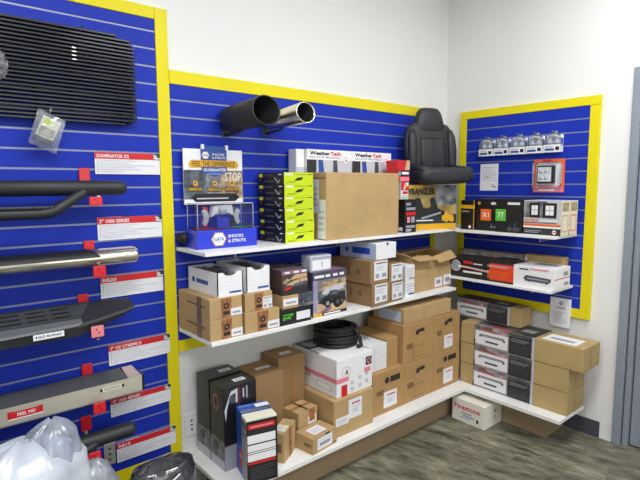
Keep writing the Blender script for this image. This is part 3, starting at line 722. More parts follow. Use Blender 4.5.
b = Box('truck_accessory_box', (-1.535, -.318, z2), 1, .236, .25, .232, mat('sky_print', '#7f7b86', .5, hex2='#a89a88', scale=6, var=.15), .002, seam=False)
f = b.front; f.rect(0, .82, 1, 1, SLATE); f.rect(0, .0, 1, .34, SKIN); f.rect(0, .1, .12, .82, mat('lilac_print', '#9b97b4', .5, var=.2)); f.rect(.3, .3, 1, .5, PHOTOG); f.rect(0, .82, 1, 1, SLATE)
for a in (.04, .18, .36, .58, .78): f.rect(a, .87, a+.14, .93, WHITE)
f.poly([(.2, .6), (.5, .75), (.95, .76), (.98, .62), (.5, .55)], SKIN); f.poly([(.2, .5), (.4, .62), (.9, .68), (.92, .56), (.4, .48)], GREYL)
f.poly([(.16, .7), (.3, .78), (.42, .74), (.7, .8), (.97, .78), (.97, .7), (.6, .68), (.3, .66)], PHOTO); f.rect(.14, .36, .26, .56, PHOTOD); f.poly([(.12, .3), (.3, .44), (.96, .5), (.96, .34), (.5, .24)], BLACKG); car_shape(f, .26, .18, .72, BLACKG, BLACKP); f.disc(.72, .26, .13, BLACKP); f.disc(.72, .26, .06, GREYD); f.poly([(.1, .08), (.5, .2), (.55, .14), (.25, .02)], PURP); f.poly([(0, 0), (.2, .1), (.3, .0)], YELP); f.rect(0.25, 0, 1, .07, BLACKP)
for i, c in enumerate('OFF ROAD'): pass
f.rect(.3, .02, .8, .05, WHITE)
f = b.top; f.rect(0, 0, 1, 1, PURP); f = b.left; f.rect(0, 0, 1, 1, SLATE)
b.done('tall box with a dark pickup picture on the middle shelf', 'box')
b = Box('frosted_box', (-1.54, -.305, z2+.2325), 0, .145, .08, .085, mat('frosted_plastic', '#b9bccb', .35, coat=.3), .008, seam=False)
b.front.rect(.08, .12, .92, .72, WHITE); b.front.rect(.5, .3, .58, .6, GREYL); b.front.rect(0.05, .82, .95, .88, GREYP)
b.done('pale frosted plastic box on top of the tall pickup picture box', 'box')
# cardboard boxes with big address labels
def addr(FL, w, d, h, lab, front=(.3, .12, .98, .96), m=CARDB):
    b = Box('cardboard_box', FL, 3, w, d, h, m, .003)
    b.sticker('front', *front, 1)
    f = b.left; f.disc(.7, .5, .13, PRINTF); f.rect(.44, .3, .5, .7, PRINTF)
    b.done(lab, 'box', 'cartons with big address labels on the middle shelf')
addr((-1.146, -.362, z2), .155, .31, .128, 'lower left carton of four with big white address labels', (.14, .14, .84, .96))
addr((-1.160, -.36, z2+.1285), .155, .305, .13, 'upper left carton of four with big address labels, under blue box', (.2, .14, .94, .96))
addr((-.985, -.352, z2), .118, .29, .112, 'lower right carton of four with big white address labels', (.14, .12, .96, .98))
addr((-.994, -.35, z2+.1125), .122, .29, .112, 'upper right carton of four with big white address labels', (.16, .1, .98, .98))
b = Box('filter_box', (-1.105, -.35, z2+.259), 3, .178, .28, .09, WHITE, .002, seam=False)
f = b.left; f.rect(0, 0, 1, 1, mat('ice_blue', '#b9c6e4', .5)); f.rect(.36, .3, .84, .7, mat('strong_blue', '#2454c4', .45)); f.disc(.2, .5, .15, mat('strong_blue', '#2454c4', .45))
for i in range(4): b.front.rect(0, .2+.2*i, 1, .206+.2*i, GREYL)
b.front.disc(.55, .95, .1, GREYD)
b.done('white and blue box lying on the address-labelled cartons', 'box')
for i, lab in ((0, 'lower'), (1, 'upper')):
    b = Box('white_box', (-.812, -.318, z2+.096*i), 2, .088, .24, .0955, WHITE, .002, seam=False)
    f = b.front; f.lines(.1, .3, .9, .9, 4, GREYL); f.rect(.35, .1, .92, .22, BLUEP if i == 0 else GREYP)
    b.done('%s white printed box in the pair between labelled cartons and open carton' % lab, 'box', 'small white printed boxes')
# long cartons at the right end
b = Box('cardboard_box', (-.712, -.290, z2), 2, .43, .235, .145, CARD, .003)
b.sticker('front', .55, .08, .74, .5, 5); b.sticker('front', .78, .08, .98, .55, 5, 'barcode_label')
b.tape('front', 0, .7, .4, .72, CARDB, 'flap_seam')
b.done('long cardboard box with two white barcodes at middle shelf end', 'box')
b = Box('open_carton', (-.712, -.275, z2+.1455), 1, .425, .215, .085, CARD, shell=False)
m = b.mb; W, D, H, t = .2125, .1075, .085, .004
m.box(-W, W, -D, D, 0, t, CARD); m.box(-W, -W+t, -D, D, t, H, CARD); m.box(W-t, W, -D, D, t, H, CARD); m.box(-W, W, D-t, D, t, H, CARD)
m.prism([(-W, t), (W, t), (W, H+.012), (W*.4, H-.008), (0, H*.72), (-W*.2, H-.004), (-W*.7, H+.004), (-W, H-.006)], -D, -D+t, CARD)
body = empty(b.name, b.loc, b.rz); m.build('carton', body)
for q in (((-W, -D, H*.93), (-.04, -D-.006, H*.95), (-.02, -D-.052, H*.66), (-W+.02, -D-.05, H*.72)), ((.0, -D-.003, H*.82), (W, -D-.004, H+.004), (W+.003, -D-.045, H*.55), (.02, -D-.05, H*.36)), ((-W, D, H), (W, D, H), (W, D-.09, H+.012), (-W, D-.1, H+.004)), ((-W, -D, H), (-W, D, H), (-W-.05, D-.01, H+.03), (-W-.05, -D+.01, H+.02))):
    p = MB(); A_, B_, C_, D_ = [Vector(v) for v in q]; nn = (B_-A_).cross(D_-A_).normalized()*.002
    vs = [v+nn for v in (A_, B_, C_, D_)]+[v-nn for v in (A_, B_, C_, D_)]
    p.add(vs, [(0, 1, 2, 3), (7, 6, 5, 4), (0, 4, 5, 1), (1, 5, 6, 2), (2, 6, 7, 3), (3, 7, 4, 0)], CARD); p.build('flap', body)
tag(body, 'open cardboard tray with torn flaps on the long box', 'box')

# ================================================================== BOTTOM SHELF, LEFT RUN
def filter_box(FL, w, d, h, lab, logo=True):
    b = Box('brake_rotor_box', FL, 0, w, d, h, BLACKG, .003, seam=False)
    f = b.front; f.rect(0, 0, 1, 1, BLACKP); f.poly([(.02, .74), (.22, .95), (.42, .97), (.42, .8), (.36, .8), (.36, .92), (.2, .9), (.1, .74), (.06, .6)], GREYL); f.disc(.26, .85, .045, GREYD); f.rect(.44, .62, .5, .98, mat('maroon_print', '#5a2530', .5)); f.rect(.58, .84, .62, .95, GREYL); f.rect(.68, .82, .73, .97, GREYP); f.rect(.0, .0, 1, .3, GREYP); f.disc(.85, .2, .06, RED)
    f = b.left; f.rect(.0, .0, 1, .36, PHOTOG); f.rect(.0, .0, 1, .12, GREYL); (f.disc(.45, .8, .07, mat('dusty_pink', '#9c6a70', .5), 20, .1), f.disc(.45, .8, .05, mat('maroon_print', '#5a2530', .5), 20, .07)) if logo else None; f.lines(.2, .4, .8, .62, 6, GREYD, .3); f.disc(.45, .27, .06, GREYD)
    b.sticker('top', .5, .35, .85, .62, 2)
    b.done(lab, 'box', 'tall black boxes at the left end of the bottom shelf')
filter_box((-2.052, -.300, z3), .176, .128, .396, 'tall black box nearer the room, behind the blue box')
filter_box((-2.052, -.163, z3), .178, .128, .402, 'tall black box nearest the wall at bottom shelf left end', False)
YW = -14
b = Box('parts_box', (-2.012, -.387, z3), YW, .146, .084, .302, mat('medium_blue', '#2c55b4', .45, coat=.1), .002, seam=False)
f = b.left; f.poly([(.5, .04), (1, .2), (1, .42), (.7, .45), (.5, .3)], RED); f.disc(.72, .3, .05, PINK); f = b.top; f.rect(0, 0, 1, .28, PHOTOG); f.rect(.55, .38, 1, .8, WHITE); f.rect(.05, .7, .5, .8, BLUEL)
b.done('blue upright box squeezed between black and white-striped boxes', 'box')
b = Box('parts_box', (-2.030, -.4555, z3), YW, .144, .066, .3, PAPERW, .002, seam=False)
f = b.front; f.rect(0, 0, 1, .97, BLACKP); f.rect(.05, .84, .93, .92, RED); f.rect(.12, .865, .86, .89, PINK); f.rect(.05, .77, .93, .82, BLACKG)
f.rect(.03, .62, .94, .75, WHITE); f.rect(.03, .5, .94, .6, WHITE); f.rect(.03, .47, .94, .49, WHITE); f.rect(.03, .35, .94, .46, WHITE); f.rect(.05, .3, .93, .34, RED); f.lines(.1, .06, .9, .28, 6, GREYD, .45, 3)
f = b.left; f.rect(0, .0, .9, .7, GREYP); f.rect(0, .7, 1, .95, PHOTOG)
b.done('white and black striped upright box with red bands at shelf front', 'box')
b = Box('cardboard_box', (-1.828, -.222, z3), 0, .17, .19, .372, CARDB, .003); b.sticker('top', .35, .4, .85, .55, 2); b.tape('right', .4, 0, .6, 1)
b.done('tall plain cardboard box right behind the black boxes', 'box')
b = Box('cardboard_box', (-1.654, -.175, z3), 0, .176, .16, .41, CARDB, .003); b.tape('front', .45, 0, .55, 1); b.sticker('top', .3, .3, .7, .5, 2)
b.done('tallest narrow cardboard box left of the white carton', 'box')
b = Box('cardboard_box', (-1.840, -.368, z3), -58, .066, .155, .148, CARD, .002)
b.sticker('top', .1, .15, .9, .55, 4, paper=PAPERW); b.tape('right', .4, 0, .62, 1, STAIN); b.front.rect(.2, .35, .8, .65, PRINTF)
b.done('small upright cardboard box standing right of the striped box', 'box')
b = Box('cardboard_box', (-1.656, -.458, z3), 7, .178, .122, .083, CARD, .002)
b.sticker('front', .18, .15, .8, .88, 2); b.sticker('top', .22, .2, .72, .75, 4, 'top_label'); b.front.rect(.5, .85, .7, 1, PRINT); b.left.rect(.5, .4, .9, .6, PRINTF); b.front.rect(.8, .1, .98, .2, PRINTF)
b.done('small low cardboard box at the front edge of the bottom shelf', 'box')
b = Box('cardboard_box', (-1.643, -.328, z3), 7, .14, .115, .163, CARD, .002)
b.sticker('front', .5, .5, .93, .76, 2); b.tape('front', .55, .6, .85, 1, STAIN); b.tape('top', .44, 0, .56, 1, SEAM); b.tape('top', .0, .4, 1, .6, TAPE, 'cross_tape')
b.done('small cube-like cardboard box behind the low front box', 'box')
b = Box('cardboard_box', (-1.474, -.408, z3), 0, .292, .33, .203, CARD, .004)
b.sticker('front', .36, .38, .70, .9, 3); b.sticker('front', .05, .3, .36, .52, 4, 'packing_slip')
b.done('wide cardboard box under the white carton with pink tape', 'box')
# white carton with pink tape, and its neighbour
b = Box('white_carton', (-1.437, -.39, z3+.2035), 0, .266, .365, .207, WHITE, .003, seam=False)
f = b.top; f.rect(.0, .64, .7, 1, BLACKP); f.rect(.1, .7, .62, .95, GREYP); f.rect(0, .4, .03, 1, BLACKP)
f = b.left; f.rect(0, .46, .0, .46, WHITE); f.rect(.55, .12, .9, .3, GREYL); f.rect(.57, .14, .88, .28, WHITE); f.rect(.05, .3, .4, .34, GREYP); f.rect(.96, .1, .97, .8, GREYL)
f = b.front; f.disc(.25, .62, .15, PINKT); f.disc(.25, .62, .135, WHITE); f.poly([(.2, .5), (.27, .72), (.31, .52), (.26, .6)], BLACKP); f.rect(.12, .0, .28, .3, RED)
f.rect(.80, .64, .97, .86, BLACKP); f.disc(.885, .75, .075, PINK); f.disc(.885, .75, .045, BLACKP); f.rect(.87, .66, .9, .72, PINK); f.rect(.76, .46, .94, .58, PINK)
for a, q in ((.42, .3), (.63, .38), (.63, .16), (.83, .42), (.83, .22), (.42, .14)): f.disc(a, q, .045, GREYP); f.disc(a, q, .025, WHITE)
b.tape('left', 0, .38, 1, .5, PINKT); b.tape('front', 0, .38, .32, .5, PINKT, 'pink_tape')
for i in range(5): pass
b.done('white carton with pink tape under the coil of black hose', 'box')
b = Box('white_carton', (-1.155, -.345, z3+.253), 0, .152, .3, .155, mat('shaded_white', '#e2e2e6', .55), .003, seam=False)
f = b.front; f.rect(.02, .52, .2, .85, BLACKG) if False else None
f.rect(.3, .15, .32, .9, GREYL); f.rect(.6, .5, .9, .52, GREYL); b.top.rect(0, .0, .55, .45, PAPER)
b.done('plain white carton behind right of the pink-taped carton', 'box')
# coil of black hose
r = empty('hose_coil', (-1.238, -.165, z3+.4110)); r.scale = (1, 1, 1.12)
k = 0
for lay in range(5):
    for rad in (.118, .098):
        m = MB(); pts = []
        rr = random.Random(lay*7+int(rad*1000)); ox, oy = rr.uniform(-.004, .004), rr.uniform(-.004, .004); ph = rr.uniform(0, 6)
        for i in range(44):
            q = 2*PI*i/44; R_ = rad+.0025*math.sin(2*q+ph); pts.append((R_*math.cos(q)+ox, R_*.96*math.sin(q)+oy, .0105+.0195*lay+.003*math.sin(q+ph)*(lay > 0)))
        m.tube(pts, .0102, BLKR, 10, closed=True); m.build('hose_turn', r)
m = MB(); m.tube([(.03, -.114, .09), (.045, -.132, .07), (.055, -.14, .04), (.06, -.142, .013), (.05, -.155, .012), (.02, -.158, .011)], .0102, BLKR, 10); m.build('hose_end', r)
for q in (.4, 2.6, 4.5):
    m = MB(); c, s_ = math.cos(q), math.sin(q); m.tube([(c*.086, s_*.083, .0), (c*.084, s_*.08, .1), (c*.108, s_*.104, .107), (c*.132, s_*.127, .1), (c*.133, s_*.127, .004)], .002, BLACKG, 6); m.build('cable_tie', r)
tag(r, 'coil of thick black hose lying on the white carton', 'hose')
# corner cartons
def corner(FL, w, d, h, lab, stk=None, logo=0, m=CARD2, kind='cardboard_box', flap=0):
    b = Box(kind, FL, 0, w, d, h, m, .004)
    f = b.front
    if logo == 1: f.disc(.44, .77, .075, PRINT); f.rect(.54, .7, .86, .84, PRINT); f.rect(.12, .46, .34, .58, PRINTF)
    elif logo == 2: f.disc(.45, .74, .07, PRINT); f.rect(.5, .73, .68, .82, PRINT); f.rect(.1, .36, .3, .5, PRINTF); f.rect(.32, .1, .68, .4, PRINTF); f.rect(.33, .115, .67, .385, m)
    elif logo == 3: f.disc(.46, .76, .07, PRINT); f.rect(.5, .76, .7, .86, PRINT); f.rect(.12, .46, .3, .6, PRINTF)
    if stk: b.sticker('front', *stk, 3)
    if flap:
        p = b.part('flap'); p.add([(-w/2, -d/2, h+.001), (w/2, -d/2, h+.001), (w/2, -d/2+.09, h+.03), (-w/2+.06, -d/2+.1, h+.022), (-w/2, -d/2, h+.004), (w/2, -d/2, h+.004), (w/2, -d/2+.09, h+.033), (-w/2+.06, -d/2+.1, h+.025)], [(3, 2, 1, 0), (4, 5, 6, 7), (0, 1, 5, 4), (1, 2, 6, 5), (2, 3, 7, 6), (3, 0, 4, 7)], CARD)
    b.done(lab, 'box', 'orange-brown cartons stacked in the corner')
corner((-1.150, -.374, z3), .272, .33, .252, 'bottom left carton of the corner stack, touching the white carton', (.34, .12, .76, .5), 1)
corner((-.876, -.373, z3), .283, .33, .246, 'bottom middle carton of the corner stack', None, 2)
corner((-.591, -.372, z3), .280, .33, .246, 'bottom right carton of the corner stack, in the inner corner', (.38, .1, .74, .5), 1)
corner((-.884, -.370, z3+.2465), .287, .3, .24, 'top left carton of the corner stack, bearing no white label', None, 2)
corner((-.595, -.369, z3+.2465), .285, .3, .238, 'top right carton of the corner stack, with small white label', (.4, .06, .72, .42), 3)
b = Box('cardboard_box', (-.998, -.335, z3+.2525), 0, .105, .28, .168, CARD2, .003)
b.done('narrow plain carton wedged between white carton and corner stack', 'box')
b = Box('cardboard_box', (-.868, -.358, z3+.4875), 0, .468, .25, .093, CARD, .003)
b.sticker('left', .18, .12, .9, .8, 4, paper=mat('bluish_paper', '#b9c6e0', .6))
b.done('long flat cardboard box lying on the corner stack', 'box')

# ================================================================== BOTTOM SHELF, RIGHT RUN
def bar_carton(FL, w, d, h, s0, s1, lab):
    b = Box('step_bar_carton', FL, RW, w, d, h, CARD3, .003)
    p = b.part('printed_sleeve'); x0, x1 = -w/2+s0*w, -w/2+s1*w; t = .002
    SG = mat('sleeve_grey', '#8f8a92', .45, hex2='#b7a6a8', scale=14, var=.1)
    p.box(x0, x1, -d/2-t, -d/2-.0002, .001, h+t, SG); p.box(x0, x1, -d/2-.0002, d/2-.01, h+.0002, h+t, SG)
    f = Face(p, (x0, -d/2-t, 0), (1, 0, 0), (0, 0, 1), x1-x0, h+t)
    f.rect(0, .78, 1, 1, PHOTOG); f.poly([(.1, .84), (.16, .94), (.4, .8), (.4, .74)], mat('brick_print', '#a8443a', .5)); f.disc(.5, .8, .1, PINKT); f.rect(0.02, .1, .58, .74, PAPER)
    f.poly([(.08, .46), (.1, .6), (.52, .6), (.54, .44), (.5, .44), (.49, .5), (.13, .5), (.12, .46)], GREYD); f.rect(.1, .52, .52, .57, GREYP); f.rect(.2, .24, .42, .33, GREYD)
    f.rect(.6, .04, .955, .84, BLACKG); f.lines(.63, .62, .92, .8, 3, GREYP, .3); f.lines(.63, .15, .92, .55, 5, GREYD, .3, 4); f.rect(.6, .86, .955, .97, GREYD); f.rect(.97, 0, 1, 1, GREYL); f.rect(0, 0, .02, .3, BLACKP)
    f = Face(p, (x0, -d/2-t, h+t), (1, 0, 0), (0, 1, 0), x1-x0, d)
    f.rect(0, .1, 1, 1, GREYD); f.rect(.3, .02, .62, .2, mat('brick_print', '#a8443a', .5)); f.rect(.62, 0, 1, 1, BLACKG); f.rect(.1, .3, .5, .7, BLACKP); f.rect(.7, .3, .9, .6, GREYP)
    return b.done, b, lab
GB = 'step bar cartons stacked by the door'
for i, (w_, s0, s1, lab) in enumerate(((.705, .14, .715, 'bottom step bar carton of the four-high stack by the door'), (.705, .145, .72, 'second step bar carton from the bottom, by the door'), (.782, .132, .645, 'third step bar carton up, the longest, with white label on top'))):
    dn, b, lab = bar_carton((-.300-.002*i, -.376, z3+.139*i), w_, .222, .136, s0, s1, lab)
    if i == 2: b.sticker('top', .68, .12, .93, .72, 2, 'shipping_label')
    b.tape('right', .46, 0, .58, 1, CARD, 'packing_tape'); dn(lab, 'box', GB)
dn, b, lab = bar_carton((-.197, -.262, z3+.419), .468, .14, .12, .0, .85, '')
dn('top step bar carton, the shortest, set back against the wall', 'box', GB)
# box on the floor
b = Box('tyre_tube_box', (-.448, -.420, 0.0005), RW, .236, .2, .15, mat('box_white', '#e9e6da', .55), .003, seam=False)
f = b.front; f.text(.08, .56, .86, .78, 'Firestone', RED, .02); f.rect(.3, .4, .62, .46, GREYP); f.rect(.36, .3, .7, .34, BLUEP); f.rect(.26, .2, .6, .24, BLUEL); f.rect(.76, .18, .82, .34, PRINT)
f = b.right; f.disc(.6, .65, .1, GREYP); f.disc(.6, .4, .06, GREYP)
f = b.top; f.rect(.5, .35, .8, .6, mat('faint_pink', '#d8c4b4', .6))
b.done('small white box with red lettering on floor under the corner shelf', 'box')

# ================================================================== LEFT PANEL
def sign(x, z, w_, h_, title, lab, tx=.45):
    r = empty('price_sign', (x+w_/2, -.0237, z))
    m = MB(); m.box(-w_/2, w_/2, -.0028, 0, 0, h_, PAPER); f = Face(m, (-w_/2, -.0028, 0), (1, 0, 0), (0, 0, 1), w_, h_)
    f.rect(0, .7, 1, 1, RED); f.rect(.9, .7, 1, 1, BLACKG); f.poly([(.9, .74), (.9, .98), (.96, .9), (.94, .72)], GREYL); f.rect(.93, .74, 1, .8, WHITE)
    f.text(.03, .755, .03+tx*1.06, .915, title, WHITE, .022)
    for i in range(6):
        b = .61-.1*i; f.rect(.03, b, .042, b+.03, BLACKP); f.rect(.055, b, [.62, .5, .9, .58, .66, .4][i], b+.025, GREYL)
    m.build('sign_panel', r)
    m = MB(); m.box(-.10, -.04, .0, .0035, h_-.02, h_+.002, ALU); m.build('sign_clip', r)
    return tag(r, lab, 'sign', 'red and white signs on the left slatwall')
sign(-2.474, 1.567, .281, .092, 'DOMINATOR D2', 'red and white sign beside the black round step, topmost sign')
sign(-2.477, 1.285, .283, .098, '3" 1000 SERIES', 'red and white sign between black round step and chrome step', .42)
sign(-2.477, 1.033, .278, .094, 'RB20', 'red and white sign just under the chrome step', .2)
sign(-2.458, .728, .281, .093, '5" OE XTREME D', 'red and white sign below the angular black running board', .46)
sign(-2.461, .492, .279, .084, '4" 1000 SERIES', 'red and white sign below the wide silver step', .42)
sign(-2.444, .272, .279, .09, 'RB10', 'red and white sign beside lowest black tube, bottom of the row', .18)

GSTEP = 'side steps hung on the left slatwall'
def mover(m, c):
    for i, v in enumerate(m.v): m.v[i] = tuple(Vector(v)-Vector(c))
    return m
def part(m, name, r):
    return mover(m, r.location).build(name, r)
XL = -3.3
# black round step with drop tube
r = empty('side_step', (-2.9, -.12, 1.51))
m = MB(); p = [(XL, -.12, 1.509)]+[(-2.41, -.12, 1.509)]+[(-2.41+.03*math.sin(a), -.12, 1.509) for a in (.4, .8, 1.1, 1.35, 1.5)]
m.tube(p, [.0295, .0295]+[.0295*math.cos(a) for a in (.4, .8, 1.1, 1.35, 1.5)], BLK, 24); part(m, 'main_tube', r)
m = MB(); q = [(XL, -.165, 1.415), (-2.8, -.165, 1.415), (-2.72, -.165, 1.415), (-2.69, -.164, 1.417), (-2.665, -.162, 1.425), (-2.64, -.158, 1.44), (-2.6, -.15, 1.465), (-2.56, -.138, 1.49), (-2.545, -.128, 1.5)]
m.tube(q, .0195, BLK, 20); part(m, 'drop_tube', r)
m = MB(); m.box(XL, -2.71, -.182, -.148, 1.4335, 1.4375, BLK, .001)
for i in range(7): m.lathe([(.0, 0), (.006, 0), (.006, .001), (0, .001)], BLKR, 12, Matrix.Translation((-2.74-.045*i, -.165, 1.4376)))
part(m, 'step_pad', r)
m = MB(); m.lathe([(0, 0), (.006, 0), (.004, .003), (0, .003)], CHROME, 12, Matrix.Translation((-2.676, -.163, 1.4405))); part(m, 'bolt', r)
tag(r, 'matte black round side step with a lower drop tube, highest step', 'side step', GSTEP)
# chrome oval step
r = empty('side_step', (-2.9, -.11, 1.23))
def oval(x0, x1, y, z, ry, rz, mtl, endr=.018, seg=28):
    m = MB(); R = [1, 1]+[math.cos(a) for a in (.35, .7, 1.0, 1.25, 1.45)]; X = [x0, x1-endr]+[x1-endr+endr*math.sin(a) for a in (.35, .7, 1.0, 1.25, 1.45)]
    vs = []; fs = []; n = len(X)
    for x, k in zip(X, R):
        for j in range(seg): q = 2*PI*j/seg; vs.append((x, y+math.cos(q)*ry*(.6+.4*k if k < 1 else 1), z+math.sin(q)*rz*(.6+.4*k if k < 1 else 1)))
    for i in range(n-1):
        for j in range(seg): l = (j+1) % seg; fs.append((i*seg+j, (i+1)*seg+j, (i+1)*seg+l, i*seg+l))
    fs += [tuple(range(seg)), tuple(reversed(range((n-1)*seg, n*seg)))]
    m.add(vs, fs, mtl, None, True); return m
part(oval(XL, -2.352, -.115, 1.227, .055, .035, CHROME), 'oval_tube', r)
m = MB(); n = 10; prof = [(-.115+.0545*1.03*math.cos(a), 1.227+.0362*math.sin(a)) for a in [.75+ (2.95-.75)*i/n for i in range(n+1)]]
vs = []; fs = []
for k, x in enumerate((XL, -2.56, -2.53, -2.51)):
    for i, (y, z) in enumerate(prof):
        sh = (n-i)/n; sx = x-(sh*.06 if k else 0)
        vs.append((sx, y, z))
for k in range(3):
    for i in range(n): fs.append((k*(n+1)+i, (k+1)*(n+1)+i, (k+1)*(n+1)+i+1, k*(n+1)+i+1))
m.add(vs, [f[::-1] for f in fs], BLKR, None, True); part(m, 'step_pad', r)
tag(r, 'polished chrome oval side step with black tread pad', 'side step', GSTEP)
# angular black running board
r = empty('side_step', (-2.9, -.12, .98))
m = MB(); sec = lambda k: [(-.055, 1.008), (-.055, 1.04-.012*k), (-.075, 1.042-.012*k), (-.195+.06*k, .982+.026*k), (-.2+.06*k, .97+.03*k), (-.195+.06*k, .935+.06*k), (-.12, .925+.07*k)]
X = [(XL, 0), (-2.615, 0), (-2.5, .42), (-2.42, .75), (-2.385, .95), (-2.376, 1.0)]
vs = []; fs = []; n = 7
for x, k in X: vs += [(x, y, z) for y, z in sec(k)]
for i in range(len(X)-1):
    for j in range(n): l = (j+1) % n; fs.append((i*n+j, i*n+l, (i+1)*n+l, (i+1)*n+j))
fs += [tuple(reversed(range(n))), tuple(range((len(X)-1)*n, len(X)*n))]
m.add(vs, fs, BLK); part(m, 'board_body', r)
m = MB(); m.add([(XL, -.206, .962), (-2.62, -.206, .978), (-2.60, -.199, .988), (XL, -.203, .979), (XL, -.17, .9965), (-2.6, -.168, .9985)], [(0, 1, 2, 3), (3, 2, 5, 4)], mat('edge_grey', '#606267', .5)); part(m, 'edge_strip', r)
m = MB(); m.add([(XL, -.168, .9975), (-2.6, -.166, 1.0), (-2.545, -.086, 1.0375), (XL, -.082, 1.0405)], [(0, 1, 2, 3)], DGREY); part(m, 'tread_plate', r)
for i in range(4):
    m = MB(); xx = -2.66-.085*i
    for k in range(3):
        y = -.15+.024*k; z = 1.0+(y+.166)*.47+.0016
        m.box(xx-.035, xx+.03, y-.004, y+.004, z+.0005, z+.003, BLKR, .001)
    part(m, 'tread_cleat', r)
m = MB(); f = Face(m, (-2.775, -.2065, .9505), (.993, 0, .003), (0, 0, 1), .105, .022); f.rect(0, 0, 1, 1, WHITE); f.rect(.08, .3, .12, .7, BLACKP); f.text(.15, .28, .92, .72, 'GO RHINO', BLACKP, .02); part(m, 'name_sticker', r)
tag(r, 'angular black running board with tapered end and tread slots', 'side step', GSTEP)
# wide silver step
r = empty('side_step', (-2.9, -.09, .66))
m = MB(); m.box(XL, -2.362, -.15, -.146, .63, .699, SATIN, .001); m.box(XL, -2.362, -.146, -.034, .6955, .699, SATIN); m.box(XL, -2.362, -.15, -.05, .63, .633, SATIN); part(m, 'channel', r)
m = MB(); m.box(-2.3615, -2.352, -.15, -.036, .628, .702, BLKM, .002); part(m, 'end_cap', r)
m = MB(); m.add([(-2.418, -.14, .7003), (-2.364, -.14, .7003), (-2.366, -.036, .716), (-2.412, -.036, .716)], [(0, 1, 2, 3)], mat('pinkish_plate', '#c9b5b2', .35, metal=.4)); part(m, 'end_plate', r)
m = MB(); vs = []; fs = []; nx, ny = 60, 6
for i in range(nx+1):
    for j in range(ny+1):
        x = XL+(-2.42-XL)*i/nx; y = -.146+.112*j/ny
        vs.append((x, y, .7005+.016*(j/ny)**.8+.004*max(0, math.sin(i*1.05))*(0 < j < ny)))
for i in range(nx):
    for j in range(ny): fs.append((i*(ny+1)+j, (i+1)*(ny+1)+j, (i+1)*(ny+1)+j+1, i*(ny+1)+j+1))
m.add(vs, fs, mat('grey_rubber', '#4b4c4f', .6, bump=.15, bscale=150), None, True); part(m, 'step_pad', r)
m = MB(); m.box(XL, -2.364, -.038, -.034, .699, .7165, BLKR); part(m, 'pad_back_edge', r)
m = MB(); f = Face(m, (-2.866, -.1502, .655), (1, 0, .0), (0, 0, 1), .118, .026); f.rect(0, -.16, 1, 1.0, WHITE); f.rect(0, 0, 1, 1, RED); f.rect(.0, .86, .15, 1.1, RED); f.rect(.86, .86, 1, 1.1, RED); f.text(.27, .25, .78, .75, 'FEEL ME!', WHITE, .02); part(m, 'red_sticker', r)
m = MB(); f = Face(m, (-2.537, -.1502, .668), (1, 0, 0), (0, 0, 1), .098, .017); f.rect(0, 0, 1, 1, PAPERW); f.rect(.0, .1, .1, .9, BLACKP); f.rect(.9, .1, 1, .9, BLACKP); f.text(.16, .28, .84, .75, 'GO RHINO', BLACKP, .02); part(m, 'name_sticker', r)
tag(r, 'wide silver running board with black tread top and red sticker', 'side step', GSTEP)
# lowest black tube
r = empty('side_step', (-2.9, -.13, .47))
part(oval(XL, -2.398, -.13, .466, .034, .031, BLK, .02), 'main_tube', r)
m = MB(); m.tube([(-2.75, -.185, .43), (-2.64, -.175, .44), (-2.57, -.15, .455), (-2.54, -.14, .463)], .018, BLK, 16); part(m, 'drop_tube', r)
tag(r, 'lowest black tube side step, half hidden by the white bag', 'side step', GSTEP)
m = MB(); m.box(-2.498, -2.45, -.0245, -.0206, .275, .375, SATIN, .001); f = Face(m, (-2.498, -.0245, .275), (1, 0, 0), (0, 0, 1), .048, .1)
for b_ in (.25, .5, .75): f.disc(.5, b_, .06, GREYD)
tag(m.build('mounting_plate'), 'small grey perforated metal plate behind the lowest tube', 'bracket')
# hooks that carry the steps
for x, zt, zb, zarm, yt, ztag, mt, lab in ((-2.541, 1.538, 1.591, 1.4803, -.205, 1.442, REDB, 'black round step'), (-2.538, 1.252, 1.289, 1.192, -.19, 1.158, REDB, 'chrome step'), (-2.573, 1.026, 1.065, .918, -.215, .925, PINK, 'angular black running board'), (-2.573, .714, .763, .6255, -.18, .598, REDB, 'wide silver step'), (-2.589, .466, .533, .4305, -.2, .406, REDB, 'lowest black tube')):  # angular board's end tag is red plastic, flash glare put into its pink
    r = empty('display_hook', (x+.022, -.0205, zarm))
    m = MB(); m.box(-.02, .022, -.009, -.004, zt-zarm, zb-zarm, REDB, .002); m.build('back_clip', r)
    m = MB(); m.box(-.006, .006, -.004, .0, -.005, zb-zarm-.004, STEEL); m.box(-.006, .006, yt+.0205, .0, -.005, -.001, STEEL); m.build('arm', r)
    tx = {-.205: -.014, -.19: -.012, -.215: -.004, -.18: -.002, -.2: -.02}[yt]
    m = MB(); hz = .045 if mt != REDB or zarm < 1.3 else .034
    m.box(tx-.022, tx+.026, yt+.0205-.004, yt+.0205, ztag-zarm, ztag-zarm+hz, mt, .004)
    f = Face(m, (tx-.022, yt+.0165, ztag-zarm), (1, 0, 0), (0, 0, 1), .048, hz); f.k = 6; f.disc(.42, .68, .07, BLACKP); f.disc(.62, .36, .07, BLACKP)
    m.build('end_tag', r)
    tag(r, 'red-tipped display hook carrying the %s' % lab, 'hook', 'red display hooks on the left slatwall')

